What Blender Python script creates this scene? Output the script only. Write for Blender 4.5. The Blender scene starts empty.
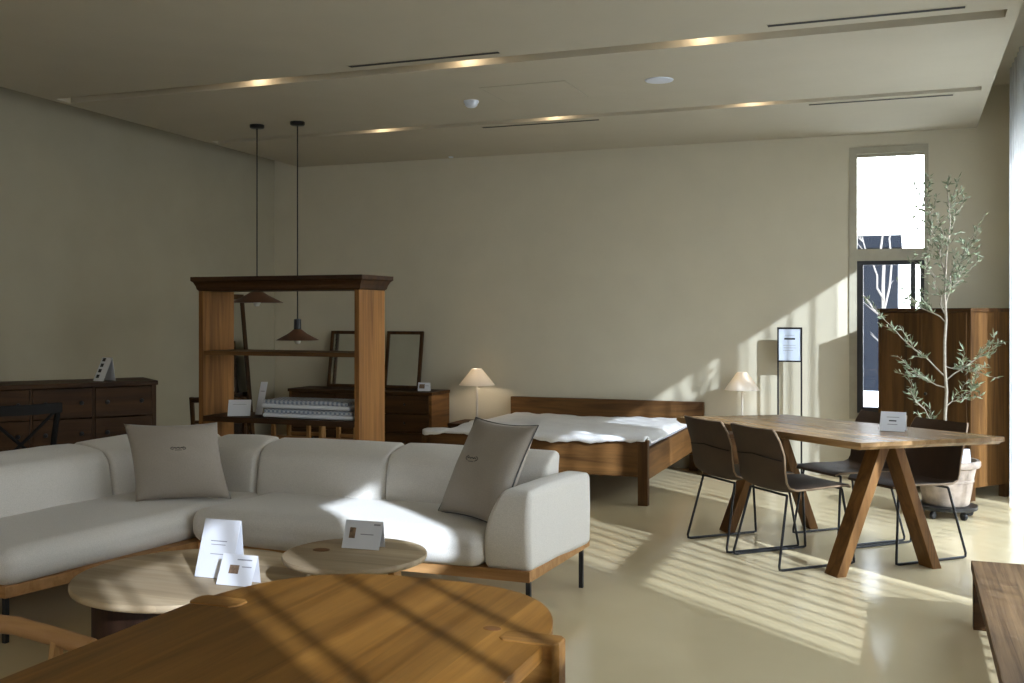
import bpy, bmesh, math, random
from math import pi, sin, cos, tan, radians, sqrt, atan2
from mathutils import Vector, Matrix, noise
random.seed(7)
S = bpy.context.scene
COL = S.collection

# ------------------------------------------------------------------ materials
def _new(name):
    m = bpy.data.materials.new(name); m.use_nodes = True
    nt = m.node_tree; nt.nodes.clear()
    out = nt.nodes.new('ShaderNodeOutputMaterial')
    b = nt.nodes.new('ShaderNodeBsdfPrincipled')
    nt.links.new(b.outputs[0], out.inputs[0])
    return m, nt, b, out

def _coord(nt, scale=(1, 1, 1)):
    tc = nt.nodes.new('ShaderNodeTexCoord'); mp = nt.nodes.new('ShaderNodeMapping')
    mp.inputs['Scale'].default_value = scale
    nt.links.new(tc.outputs['Object'], mp.inputs['Vector'])
    return mp.outputs[0]

def _noise(nt, vec, scale, detail=4, rough=0.55, dist=0.0):
    n = nt.nodes.new('ShaderNodeTexNoise')
    n.inputs['Scale'].default_value = scale; n.inputs['Detail'].default_value = detail
    n.inputs['Roughness'].default_value = rough; n.inputs['Distortion'].default_value = dist
    nt.links.new(vec, n.inputs['Vector'])
    return n.outputs[0]

def _ramp(nt, fac, stops):
    r = nt.nodes.new('ShaderNodeValToRGB')
    e = r.color_ramp.elements
    e[0].position = stops[0][0]; e[0].color = (*stops[0][1], 1)
    e[1].position = stops[-1][0]; e[1].color = (*stops[-1][1], 1)
    for p, c in stops[1:-1]:
        k = e.new(p); k.color = (*c, 1)
    nt.links.new(fac, r.inputs[0])
    return r.outputs[0]

def _bump(nt, b, h, strength, dist=0.01):
    bp = nt.nodes.new('ShaderNodeBump')
    bp.inputs['Strength'].default_value = strength; bp.inputs['Distance'].default_value = dist
    nt.links.new(h, bp.inputs['Height']); nt.links.new(bp.outputs[0], b.inputs['Normal'])

def sc(c, k): return tuple(x * k for x in c)

def plain(name, col, rough=0.5, metal=0.0, var=0.08, vs=8, bump=0.0, bs=60, spec=0.5):
    m, nt, b, o = _new(name)
    f = _noise(nt, _coord(nt), vs)
    nt.links.new(_ramp(nt, f, [(0.3, sc(col, 1 - var)), (0.7, sc(col, 1 + var))]), b.inputs['Base Color'])
    b.inputs['Roughness'].default_value = rough; b.inputs['Metallic'].default_value = metal
    b.inputs['Specular IOR Level'].default_value = spec
    if bump: _bump(nt, b, _noise(nt, _coord(nt), bs, 3), bump, 0.004)
    return m

def wood(name, dark, light, axis='X', rough=0.55, fine=16, plank=0.0, paxis='Y', bump=0.12):
    m, nt, b, o = _new(name)
    k = {'X': 0, 'Y': 1, 'Z': 2}
    s = [fine] * 3; s[k[axis]] = 1.1
    v = _coord(nt, s)
    f = _noise(nt, v, 1.0, 7, 0.62, 0.7)
    mid = tuple((a + c) / 2 for a, c in zip(dark, light))
    c1 = _ramp(nt, f, [(0.28, dark), (0.5, mid), (0.74, light)])
    s2 = [3.2] * 3; s2[k[axis]] = 0.5
    f2 = _noise(nt, _coord(nt, s2), 1.0, 2)
    mix = nt.nodes.new('ShaderNodeMix'); mix.data_type = 'RGBA'; mix.blend_type = 'MULTIPLY'
    mix.inputs['Factor'].default_value = 0.55
    nt.links.new(c1, mix.inputs['A'])
    nt.links.new(_ramp(nt, f2, [(0.3, (0.55, 0.52, 0.48)), (0.7, (1.15, 1.15, 1.15))]), mix.inputs['B'])
    colr = mix.outputs['Result']
    if plank:                                   # boards of differing tone, edge to edge
        tc = nt.nodes.new('ShaderNodeTexCoord'); sp = nt.nodes.new('ShaderNodeSeparateXYZ')
        nt.links.new(tc.outputs['Object'], sp.inputs[0])
        dv = nt.nodes.new('ShaderNodeMath'); dv.operation = 'DIVIDE'; dv.inputs[1].default_value = plank
        nt.links.new(sp.outputs[k[paxis]], dv.inputs[0])
        fl = nt.nodes.new('ShaderNodeMath'); fl.operation = 'FLOOR'; nt.links.new(dv.outputs[0], fl.inputs[0])
        wn = nt.nodes.new('ShaderNodeTexWhiteNoise'); wn.noise_dimensions = '1D'
        nt.links.new(fl.outputs[0], wn.inputs['W'])
        mr = _ramp(nt, wn.outputs['Value'], [(0, (0.72, 0.7, 0.68)), (1, (1.15, 1.12, 1.08))])
        m2 = nt.nodes.new('ShaderNodeMix'); m2.data_type = 'RGBA'; m2.blend_type = 'MULTIPLY'
        m2.inputs['Factor'].default_value = 1.0
        nt.links.new(colr, m2.inputs['A']); nt.links.new(mr, m2.inputs['B']); colr = m2.outputs['Result']
    nt.links.new(colr, b.inputs['Base Color'])
    b.inputs['Roughness'].default_value = rough
    b.inputs['Specular IOR Level'].default_value = 0.22
    _bump(nt, b, f, bump, 0.003)
    return m

def fabric(name, col, var=0.12, weave=260, bump=0.35, sheen=0.15):
    m, nt, b, o = _new(name)
    f = _noise(nt, _coord(nt), weave, 2, 0.7)
    nt.links.new(_ramp(nt, f, [(0.3, sc(col, 1 - var)), (0.7, sc(col, 1 + var))]), b.inputs['Base Color'])
    b.inputs['Roughness'].default_value = 0.95; b.inputs['Specular IOR Level'].default_value = 0.1
    b.inputs['Sheen Weight'].default_value = sheen
    _bump(nt, b, _noise(nt, _coord(nt), weave * 0.6, 3), bump, 0.003)
    return m

def striped_fabric(name, a, c, scale):
    m, nt, b, o = _new(name)
    w = nt.nodes.new('ShaderNodeTexChecker'); w.inputs['Scale'].default_value = scale
    w.inputs['Color1'].default_value = (*a, 1); w.inputs['Color2'].default_value = (*c, 1)
    nt.links.new(_coord(nt, (1, 1, 1)), w.inputs['Vector'])
    nt.links.new(w.outputs[0], b.inputs['Base Color']); b.inputs['Roughness'].default_value = 0.95
    _bump(nt, b, _noise(nt, _coord(nt), 120, 3), 0.3, 0.004)
    return m

def emit(name, col, strength, base=(0.8, 0.8, 0.8)):
    m, nt, b, o = _new(name)
    b.inputs['Base Color'].default_value = (*base, 1)
    b.inputs['Emission Color'].default_value = (*col, 1); b.inputs['Emission Strength'].default_value = strength
    return m

def glass(name, tint=(0.95, 0.97, 0.97), refl=0.08):
    m, nt, b, o = _new(name); nt.nodes.remove(b)
    t = nt.nodes.new('ShaderNodeBsdfTransparent'); t.inputs[0].default_value = (*tint, 1)
    g = nt.nodes.new('ShaderNodeBsdfGlossy'); g.inputs['Roughness'].default_value = 0.02
    mx = nt.nodes.new('ShaderNodeMixShader'); mx.inputs[0].default_value = refl
    nt.links.new(t.outputs[0], mx.inputs[1]); nt.links.new(g.outputs[0], mx.inputs[2])
    nt.links.new(mx.outputs[0], o.inputs[0])
    return m

def sheer(name, col, clear):
    m, nt, b, o = _new(name); nt.nodes.remove(b)
    t = nt.nodes.new('ShaderNodeBsdfTransparent')
    tl = nt.nodes.new('ShaderNodeBsdfTranslucent'); tl.inputs[0].default_value = (*col, 1)
    df = nt.nodes.new('ShaderNodeBsdfDiffuse'); df.inputs[0].default_value = (*col, 1)
    m1 = nt.nodes.new('ShaderNodeMixShader'); m1.inputs[0].default_value = 0.5
    nt.links.new(tl.outputs[0], m1.inputs[1]); nt.links.new(df.outputs[0], m1.inputs[2])
    m2 = nt.nodes.new('ShaderNodeMixShader'); m2.inputs[0].default_value = 1 - clear
    nt.links.new(t.outputs[0], m2.inputs[1]); nt.links.new(m1.outputs[0], m2.inputs[2])
    nt.links.new(m2.outputs[0], o.inputs[0])
    return m

def shade_mat(name, col, glow):
    m, nt, b, o = _new(name)
    b.inputs['Base Color'].default_value = (*col, 1); b.inputs['Roughness'].default_value = 0.9
    tl = nt.nodes.new('ShaderNodeBsdfTranslucent'); tl.inputs[0].default_value = (*col, 1)
    mx = nt.nodes.new('ShaderNodeMixShader'); mx.inputs[0].default_value = 0.5
    nt.links.new(b.outputs[0], mx.inputs[1]); nt.links.new(tl.outputs[0], mx.inputs[2])
    nt.links.new(mx.outputs[0], o.inputs[0])
    return m

M = {}
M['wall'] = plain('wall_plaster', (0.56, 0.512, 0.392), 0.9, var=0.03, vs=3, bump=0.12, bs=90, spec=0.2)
M['wallshaded'] = plain('shaded_wall_plaster', (0.37, 0.335, 0.245), 0.9, var=0.03, vs=3, bump=0.12, bs=90, spec=0.2)  # the wall plaster darkened: dimmer light on this side is put into the colour
M['ceil'] = plain('ceiling_plaster', (0.48, 0.436, 0.34), 0.92, var=0.02, vs=3, spec=0.15)
M['floor'] = None
M['winframe'] = plain('olive_window_frame', (0.36, 0.33, 0.25), 0.6)
M['black'] = plain('black_metal', (0.012, 0.012, 0.013), 0.4, 0.3)
M['blackwood'] = plain('black_stained_wood', (0.009, 0.008, 0.007), 0.7, spec=0.2)
M['darkframe'] = plain('dark_window_frame', (0.02, 0.02, 0.022), 0.4)
dk, lt = (0.024, 0.010, 0.003), (0.095, 0.043, 0.012)
M['walnutX'] = wood('walnut_lengthwise', dk, lt, 'X')
M['walnutY'] = wood('walnut_crosswise', dk, lt, 'Y')
M['walnutZ'] = wood('walnut_upright', dk, lt, 'Z')
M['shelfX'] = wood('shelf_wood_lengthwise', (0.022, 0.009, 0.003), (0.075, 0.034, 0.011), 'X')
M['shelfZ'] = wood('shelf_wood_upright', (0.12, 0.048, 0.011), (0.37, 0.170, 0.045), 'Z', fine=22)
M['wardZ'] = wood('wardrobe_planks', (0.035, 0.015, 0.004), (0.15, 0.072, 0.020), 'Z', plank=0.12, paxis='X')
M['bedX'] = wood('bed_wood_lengthwise', (0.042, 0.018, 0.005), (0.20, 0.095, 0.028), 'X')
M['bedY'] = wood('bed_wood_crosswise', (0.06, 0.026, 0.007), (0.24, 0.115, 0.036), 'Y')
M['bedZ'] = wood('bed_wood_upright', (0.035, 0.015, 0.004), (0.15, 0.07, 0.02), 'Z')
M['oakY'] = wood('oak_table_top', (0.15, 0.062, 0.010), (0.40, 0.195, 0.042), 'Y', 0.36, 20, plank=0.155, paxis='X')
M['oakZ'] = wood('oak_leg', (0.30, 0.15, 0.045), (0.54, 0.31, 0.12), 'Z')
M['legdark'] = wood('oak_table_leg', (0.16, 0.068, 0.013), (0.42, 0.21, 0.055), 'X')
M['oakX'] = wood('oak_rail', (0.28, 0.135, 0.045), (0.52, 0.29, 0.12), 'X')
M['oakdark'] = wood('oak_inset', (0.12, 0.05, 0.016), (0.27, 0.125, 0.045), 'X')
M['dineX'] = wood('dining_top', (0.20, 0.11, 0.042), (0.46, 0.30, 0.155), 'X', 0.26, plank=0.14, paxis='Y')
M['dineZ'] = wood('dining_leg', (0.07, 0.03, 0.008), (0.24, 0.115, 0.034), 'Z')
M['whiteoak'] = wood('whitewashed_oak', (0.40, 0.30, 0.18), (0.62, 0.51, 0.35), 'X', 0.55, 14, plank=0.11, paxis='Y', bump=0.06)
M['drum'] = wood('dark_drum_wood', (0.022, 0.010, 0.006), (0.06, 0.026, 0.013), 'Z')
M['bench'] = wood('rough_bench_wood', (0.085, 0.044, 0.016), (0.27, 0.16, 0.072), 'Y', 0.7, 44, bump=0.5)
M['sofa'] = fabric('sofa_linen', (0.60, 0.57, 0.52))
M['pillow'] = fabric('taupe_cushion_cloth', (0.33, 0.29, 0.245), 0.10, 300)
M['piping'] = plain('grey_piping', (0.09, 0.088, 0.086), 0.8)
M['thread'] = plain('dark_thread', (0.09, 0.08, 0.07), 0.9)
M['leather'] = plain('brown_leather', (0.044, 0.023, 0.011), 0.62, var=0.25, vs=6, bump=0.25, bs=120)
M['leatheredge'] = plain('pale_ply_edge', (0.25, 0.17, 0.10), 0.6)
M['paper'] = plain('white_paper', (0.66, 0.67, 0.70), 0.8, var=0.01)
M['paperblue'] = plain('pale_blue_paper', (0.54, 0.60, 0.70), 0.7, var=0.01)
M['ink'] = plain('grey_print', (0.25, 0.25, 0.27), 0.9)
M['inkdark'] = plain('black_print', (0.03, 0.03, 0.035), 0.9)
M['swatch'] = plain('brown_photo_print', (0.16, 0.10, 0.06), 0.8, var=0.5, vs=60)
M['quilt'] = fabric('white_quilt', (0.72, 0.71, 0.70), 0.06, 120, 0.4)
M['bluecheck'] = striped_fabric('blue_check_cloth', (0.22, 0.26, 0.34), (0.50, 0.53, 0.58), 60)
M['whitecloth'] = fabric('white_folded_cloth', (0.72, 0.74, 0.78), 0.05)
M['shade'] = shade_mat('cream_lampshade', (0.86, 0.82, 0.75), 0.0)
M['lampmetal'] = plain('pale_lamp_metal', (0.62, 0.57, 0.48), 0.45, 0.1)
M['bulb'] = emit('lit_bulb', (1.0, 0.72, 0.42), 9.0)
M['lens'] = emit('spot_lens', (1.0, 0.78, 0.5), 1.0)
M['pendant'] = plain('rust_pendant_metal', (0.12, 0.055, 0.03), 0.5, 0.2, var=0.2)
M['deadbulb'] = plain('unlit_bulb', (0.55, 0.55, 0.5), 0.2)
M['mirror'] = plain('mirror_glass', (0.72, 0.74, 0.74), 0.04, 1.0, var=0.005)
M['terracotta'] = plain('weathered_clay', (0.31, 0.25, 0.20), 0.9, var=0.4, vs=9, bump=0.2)
M['soil'] = plain('soil', (0.03, 0.022, 0.016), 1.0, var=0.5, vs=60, bump=0.6)
M['bark'] = plain('pale_bark', (0.30, 0.26, 0.20), 0.9, var=0.25, vs=40, bump=0.4)
M['leaf'] = plain('olive_leaf', (0.20, 0.235, 0.14), 0.55, var=0.35, vs=25)
M['plastic'] = plain('white_plastic', (0.62, 0.66, 0.74), 0.4, var=0.01)
M['slot'] = plain('dark_slot', (0.012, 0.011, 0.010), 0.8)
M['pane'] = glass('clear_window_glass')
M['panedim'] = glass('sun_dimming_glass', (0.72, 0.73, 0.74))  # tint added only to weaken the sun falling on the oak table
M['fill_pane'] = sheer('fill_light_diffuser', (0.50, 0.495, 0.47), 0.0)
M['sheer'] = sheer('sheer_curtain_cloth', (0.64, 0.65, 0.66), 0.54)
M['concrete'] = plain('pale_paving', (0.48, 0.46, 0.43), 0.9, var=0.1, vs=2)
M['greybuild'] = plain('slate_grey_cladding', (0.013, 0.015, 0.020), 0.9, spec=0.0)
M['whitebuild'] = plain('white_render', (0.75, 0.75, 0.75), 0.85)
M['twig'] = plain('bare_grey_twig', (0.26, 0.23, 0.21), 0.9)
M['shade_leaf'] = plain('evergreen_leaf', (0.05, 0.085, 0.03), 0.6, var=0.3)

def floor_mat():
    m, nt, b, o = _new('polished_beige_floor')
    f = _noise(nt, _coord(nt), 1.3, 3)
    nt.links.new(_ramp(nt, f, [(0.3, (0.58, 0.475, 0.285)), (0.7, (0.62, 0.51, 0.315))]), b.inputs['Base Color'])
    b.inputs['Roughness'].default_value = 0.17
    b.inputs['Specular IOR Level'].default_value = 0.5
    return m
M['floor'] = floor_mat()

# ------------------------------------------------------------------ mesh helpers
def B(): return bmesh.new()

def box(bm, lo, hi, bev=0.0, rot=None, seg=2):
    lo, hi = Vector(lo), Vector(hi)
    c = (lo + hi) / 2; s = hi - lo
    r = bmesh.ops.create_cube(bm, size=1.0)
    vs = r['verts']
    bmesh.ops.scale(bm, vec=s, verts=vs)
    if bev:
        es = list({e for v in vs for e in v.link_edges})
        q = bmesh.ops.bevel(bm, geom=es, offset=bev, segments=seg, affect='EDGES', profile=0.6)
        vs = list({v for f in q['faces'] for v in f.verts} | {v for v in vs if v.is_valid})
    m = Matrix.Translation(c) @ (rot.to_4x4() if rot else Matrix())
    bmesh.ops.transform(bm, matrix=m, verts=vs)
    return vs

def bar(bm, a, b, w, d, up=(0, 0, 1), bev=0.0):
    """rectangular bar from a to b, w across, d in the other direction"""
    a, b = Vector(a), Vector(b); z = (b - a); L = z.length; z.normalize()
    x = Vector(up).cross(z)
    if x.length < 1e-4: x = Vector((1, 0, 0))
    x.normalize(); y = z.cross(x)
    R = Matrix((x, y, z)).transposed()
    n0 = len(bm.verts)
    vs = box(bm, (-w / 2, -d / 2, -L / 2), (w / 2, d / 2, L / 2), bev)
    bmesh.ops.transform(bm, matrix=Matrix.Translation((a + b) / 2) @ R.to_4x4(), verts=vs)
    return vs

def tube(bm, pts, r, seg=8, closed=False, cap=True):
    pts = [Vector(p) for p in pts]; n = len(pts)
    rr = r if isinstance(r, (list, tuple)) else [r] * n
    rings = []; prev = None
    for i, p in enumerate(pts):
        if closed: t = pts[(i + 1) % n] - pts[i - 1]
        else: t = pts[min(i + 1, n - 1)] - pts[max(i - 1, 0)]
        t.normalize()
        if prev is None:
            x = t.cross(Vector((0, 0, 1)))
            if x.length < 0.05: x = t.cross(Vector((1, 0, 0)))
        else:
            x = prev - t * prev.dot(t)
        x.normalize(); prev = x; y = t.cross(x)
        rings.append([bm.verts.new(p + (x * cos(2 * pi * k / seg) + y * sin(2 * pi * k / seg)) * rr[i]) for k in range(seg)])
    for i in range(n if closed else n - 1):
        A, C = rings[i], rings[(i + 1) % n]
        for k in range(seg):
            bm.faces.new((A[k], A[(k + 1) % seg], C[(k + 1) % seg], C[k]))
    if cap and not closed:
        bm.faces.new(rings[0][::-1]); bm.faces.new(rings[-1])

def lathe(bm, prof, c=(0, 0, 0), seg=32, cap=True):
    """prof: (radius, z) list"""
    c = Vector(c); rings = []
    for r, z in prof:
        r = max(r, 1e-4)
        rings.append([bm.verts.new(c + Vector((r * cos(2 * pi * k / seg), r * sin(2 * pi * k / seg), z))) for k in range(seg)])
    for A, C in zip(rings, rings[1:]):
        for k in range(seg):
            bm.faces.new((A[k], A[(k + 1) % seg], C[(k + 1) % seg], C[k]))
    if cap:
        bm.faces.new(rings[0][::-1]); bm.faces.new(rings[-1])

def prism(bm, poly, z0, z1, bev=0.0):
    a = [bm.verts.new((x, y, z0)) for x, y in poly]; b = [bm.verts.new((x, y, z1)) for x, y in poly]
    n = len(poly)
    f0 = bm.faces.new(a[::-1]); f1 = bm.faces.new(b)
    fs = [f0, f1]
    for k in range(n): fs.append(bm.faces.new((a[k], a[(k + 1) % n], b[(k + 1) % n], b[k])))
    if bev:
        es = list(set(f0.edges) | set(f1.edges))
        bmesh.ops.bevel(bm, geom=es, offset=bev, segments=3, affect='EDGES', profile=0.6)

def softbox(bm, lo, hi, r, n=10, fn=None, noise_amp=0.0, noise_s=3.0, puff=(0, 0, 0)):
    """rounded upholstery block; puff bulges each pair of faces; fn moves the finished points"""
    lo, hi = Vector(lo), Vector(hi); c = (lo + hi) / 2; h = (hi - lo) / 2
    r = min(r, min(h) * 0.98)
    ang = [radians(a) for a in (45, 34, 22.5, 11)]
    def axis(k):
        i = h[k] - r
        core = [-i + 2 * i * t / n for t in range(n + 1)]
        return [-(i + r * tan(a)) for a in ang] + core + [i + r * tan(a) for a in reversed(ang)]
    ax = [axis(k) for k in range(3)]
    cache = {}
    def pt(p):
        key = tuple(round(x, 5) for x in p)
        if key in cache: return cache[key]
        q = Vector([max(-(h[k] - r), min(h[k] - r, p[k])) for k in range(3)])
        d = Vector(p) - q
        v = q + d.normalized() * r
        u = [v[k] / h[k] for k in range(3)]
        for k in range(3):
            a, b2 = (k + 1) % 3, (k + 2) % 3
            v[k] += puff[k] * u[k] * max(0, 1 - u[a] ** 2) * max(0, 1 - u[b2] ** 2)
        w = c + v
        if noise_amp:
            nn = noise.noise_vector(w * noise_s) * noise_amp
            w += nn
        if fn: w = Vector(fn(w))
        cache[key] = bm.verts.new(w)
        return cache[key]
    for k in range(3):
        a, b2 = (k + 1) % 3, (k + 2) % 3
        for s in (-1, 1):
            for i in range(len(ax[a]) - 1):
                for j in range(len(ax[b2]) - 1):
                    def P(x, y):
                        p = [0, 0, 0]; p[k] = s * h[k]; p[a] = x; p[b2] = y
                        return pt(p)
                    f = [P(ax[a][i], ax[b2][j]), P(ax[a][i + 1], ax[b2][j]), P(ax[a][i + 1], ax[b2][j + 1]), P(ax[a][i], ax[b2][j + 1])]
                    if len(set(f)) == 4:
                        try: bm.faces.new(f if s > 0 else f[::-1])
                        except ValueError: pass

# ------------------------------------------------------------------ objects
def thing(name, label, cat, loc=(0, 0, 0), rotz=0.0, group=None):
    o = bpy.data.objects.new(name, None); COL.objects.link(o)
    o.empty_display_size = 0.1
    o.location = loc; o.rotation_euler = (0, 0, rotz)
    o['label'] = label; o['category'] = cat
    if group: o['group'] = group
    return o

def mat_of(o):
    m = Matrix.Translation(o.location) @ o.rotation_euler.to_matrix().to_4x4()
    return mat_of(o.parent) @ m if o.parent else m

def part(name, bm, m, parent=None, smooth=False, world=False, label=None, loc=None):
    """link one mesh object; world=True: bm is in world coordinates and is brought into the parent's frame"""
    if world and parent is not None:
        bmesh.ops.transform(bm, matrix=mat_of(parent).inverted(), verts=bm.verts)
    bmesh.ops.recalc_face_normals(bm, faces=bm.faces)
    me = bpy.data.meshes.new(name); bm.to_mesh(me); bm.free()
    if m: me.materials.append(m)
    if smooth:
        for p in me.polygons: p.use_smooth = True
        if smooth != 'all':
            me.set_sharp_from_angle(angle=radians(42))
    o = bpy.data.objects.new(name, me); COL.objects.link(o)
    if parent is not None: o.parent = parent
    if loc: o.location = loc
    if label: o['label'] = label
    return o

def single(name, bm, m, label, cat, loc=(0, 0, 0), rotz=0.0, group=None, smooth=False):
    o = part(name, bm, m, None, smooth)
    o.location = loc; o.rotation_euler = (0, 0, rotz); o['label'] = label; o['category'] = cat
    if group: o['group'] = group
    return o

def struct(name, bm, m, parent=None, smooth=False):
    o = part(name, bm, m, parent, smooth)
    if parent is None: o['kind'] = 'structure'
    return o

def dup(root, loc, rotz, label, name=None):
    r = root.copy(); COL.objects.link(r); r.location = loc; r.rotation_euler = (0, 0, rotz); r['label'] = label
    for ch in list(root.children):
        c = ch.copy(); COL.objects.link(c); c.parent = r
        for g in list(ch.children):
            d = g.copy(); COL.objects.link(d); d.parent = c
    return r

# ================================================================== THE ROOM
H = 1.4; YB = 9.4; XL = -6.27; XR = 0.86; ZC = 2.94; YF = -2.2
bm = B(); box(bm, (XL - 0.1, YF - 0.1, -0.08), (XR + 0.1, YB + 0.1, 0.0)); struct('floor', bm, M['floor'])
bm = B(); box(bm, (XL - 0.12, YF, 0), (XL, YB + 0.14, 3.3)); struct('wall_left', bm, M['wallshaded'])
bm = B()
q0, q1, r0, r1 = -5.2, -1.6, 0.9, 2.5                    # frosted window added out of view to lift the fill light
box(bm, (XL - 0.12, YF - 0.12, 0), (q0, YF, 3.3)); box(bm, (q1, YF - 0.12, 0), (XR + 0.12, YF, 3.3))
box(bm, (q0, YF - 0.12, 0), (q1, YF, r0)); box(bm, (q0, YF - 0.12, r1), (q1, YF, 3.3))
struct('wall_front', bm, M['wall'])
bm = B()
box(bm, (q0, YF - 0.1, r0), (q0 + 0.05, YF - 0.02, r1)); box(bm, (q1 - 0.05, YF - 0.1, r0), (q1, YF - 0.02, r1))
box(bm, (q0 + 0.05, YF - 0.1, r0), (q1 - 0.05, YF - 0.02, r0 + 0.05)); box(bm, (q0 + 0.05, YF - 0.1, r1 - 0.05), (q1 - 0.05, YF - 0.02, r1))
w = struct('window_7', bm, M['winframe'])
bm = B(); v_ = [bm.verts.new(p) for p in ((q0 + 0.05, YF - 0.06, r0 + 0.05), (q1 - 0.05, YF - 0.06, r0 + 0.05), (q1 - 0.05, YF - 0.06, r1 - 0.05), (q0 + 0.05, YF - 0.06, r1 - 0.05))]
bm.faces.new(v_); part('pane', bm, M['fill_pane'], w)
# back wall with the tall window opening
wx0, wx1, wz0, wz1 = -0.472, 0.160, 0.50, 2.83
bm = B()
box(bm, (XL, YB, 0), (wx0, YB + 0.14, 3.3)); box(bm, (wx1, YB, 0), (XR + 0.12, YB + 0.14, 3.3))
box(bm, (wx0, YB, 0), (wx1, YB + 0.14, wz0)); box(bm, (wx0, YB, wz1), (wx1, YB + 0.14, 3.3))
struct('wall_back', bm, M['wall'])
# right wall: piers and lintels round the tall openings
bays = [(3.41, 5.118, 0.0, 2.69), (5.92, 7.41, 0.0, 2.69), (7.455, 8.37, 0.0, 2.69), (1.52, 2.07, 2.08, 2.87), (0.04, 1.0, 1.66, 2.93)]
bm = B()
ys = sorted(bays)
y = YF - 0.12
for (a, b, z0, z1) in ys:
    box(bm, (XR, y, 0), (XR + 0.12, a, 3.3))
    if z0 > 0: box(bm, (XR, a, 0), (XR + 0.12, b, z0))
    box(bm, (XR, a, z1), (XR + 0.12, b, 3.3))
    y = b
box(bm, (XR, y, 0), (XR + 0.12, YB + 0.14, 3.3))
struct('wall_right', bm, M['wall'])
# upper ceiling and the dropped ceiling slab with two long grooves
bm = B(); box(bm, (XL - 0.12, YF - 0.12, 3.28), (XR + 0.12, YB + 0.14, 3.4)); struct('ceiling', bm, M['ceil'])
sx0, sx1, sy0, sy1 = -5.86, 0.53, YF, YB - 0.0
gx0, gx1 = -5.80, 0.47
G = [(5.80, 5.955), (7.71, 7.835)]
bm = B()
zt = 3.12
yy = sy0
for a, b in G:
    box(bm, (sx0, yy, ZC), (sx1, a, zt))
    box(bm, (sx0, a, ZC), (gx0, b, zt)); box(bm, (gx1, a, ZC), (sx1, b, zt))
    box(bm, (gx0, a, ZC + 0.10), (gx1, b, zt))
    yy = b
box(bm, (sx0, yy, ZC), (sx1, sy1, zt))
for v_ in bm.verts:
    if v_.co.x < -5.5: v_.co.x += 0.055 * (8.0 - v_.co.y) - 0.03       # the slab's left edge is not quite square to the room
o = struct('trim_1', bm, M['ceil'])

# window in the back wall
bm = B()
fl, fw = 0.062, 0.032; y0, y1 = YB - 0.012, YB + 0.10
box(bm, (wx0, y0, wz0), (wx0 + fl, y1, wz1)); box(bm, (wx1 - fw, y0, wz0), (wx1, y1, wz1))
box(bm, (wx0 + fl, y0, wz1 - 0.06), (wx1 - fw, y1, wz1)); box(bm, (wx0 + fl, y0, wz0), (wx1 - fw, y1, wz0 + 0.05))
box(bm, (wx0 + fl, y0, 1.855), (wx1 - fw, y1, 1.955))
win1 = struct('window_1', bm, M['winframe'])
bm = B()
a0, a1, c0, c1 = wx0 + fl, wx1 - fw, wz0 + 0.05, 1.855
yb0, yb1 = YB + 0.02, YB + 0.075
box(bm, (a0, yb0, c0), (a0 + 0.05, yb1, c1)); box(bm, (a1 - 0.03, yb0, c0), (a1, yb1, c1))
box(bm, (a0 + 0.05, yb0, c1 - 0.035), (a1 - 0.03, yb1, c1)); box(bm, (a0 + 0.05, yb0, c0), (a1 - 0.03, yb1, c0 + 0.05))
box(bm, (0.02, yb0, c0 + 0.05), (0.06, yb1, c1 - 0.035))
part('sash', bm, M['darkframe'], win1)
bm = B(); box(bm, (a0, YB + 0.05, 1.955), (a1, YB + 0.056, wz1 - 0.06)); part('pane', bm, M['pane'], win1)
bm = B(); box(bm, (a0 + 0.05, YB + 0.045, c0 + 0.05), (a1 - 0.03, YB + 0.051, c1 - 0.035)); part('pane', bm, M['pane'], win1)
bm = B(); box(bm, (a0, YB + 0.02, 2.745), (a1, YB + 0.045, 2.772)); part('blind_rail', bm, M['winframe'], win1)

# windows of the right wall
for k, (a, b, z0, z1) in enumerate(bays):
    bm = B(); f = 0.035
    x0, x1 = XR + 0.03, XR + 0.10
    box(bm, (x0, a, z0), (x1, a + f, z1)); box(bm, (x0, b - f * 0.3, z0), (x1, b, z1))
    box(bm, (x0, a + f, z1 - f), (x1, b - f * 0.3, z1)); box(bm, (x0, a + f, z0), (x1, b - f * 0.3, z0 + 0.03))
    if k == 0: box(bm, (x0, a + f, 1.45), (x1, 4.98, 1.56))
    if k == 4:
        for ym in (0.19, 0.51, 0.715): box(bm, (x0 + 0.025, ym - 0.014, z0 + 0.03), (x0 + 0.045, ym + 0.014, z1 - f))
    w = struct('window_%d' % (k + 2), bm, M['winframe'])
    bm = B(); box(bm, (XR + 0.06, a + f, z0 + 0.03), (XR + 0.064, b - f * 0.3, z1 - f)); part('pane', bm, M['panedim'] if k == 4 else M['pane'], w)

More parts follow.
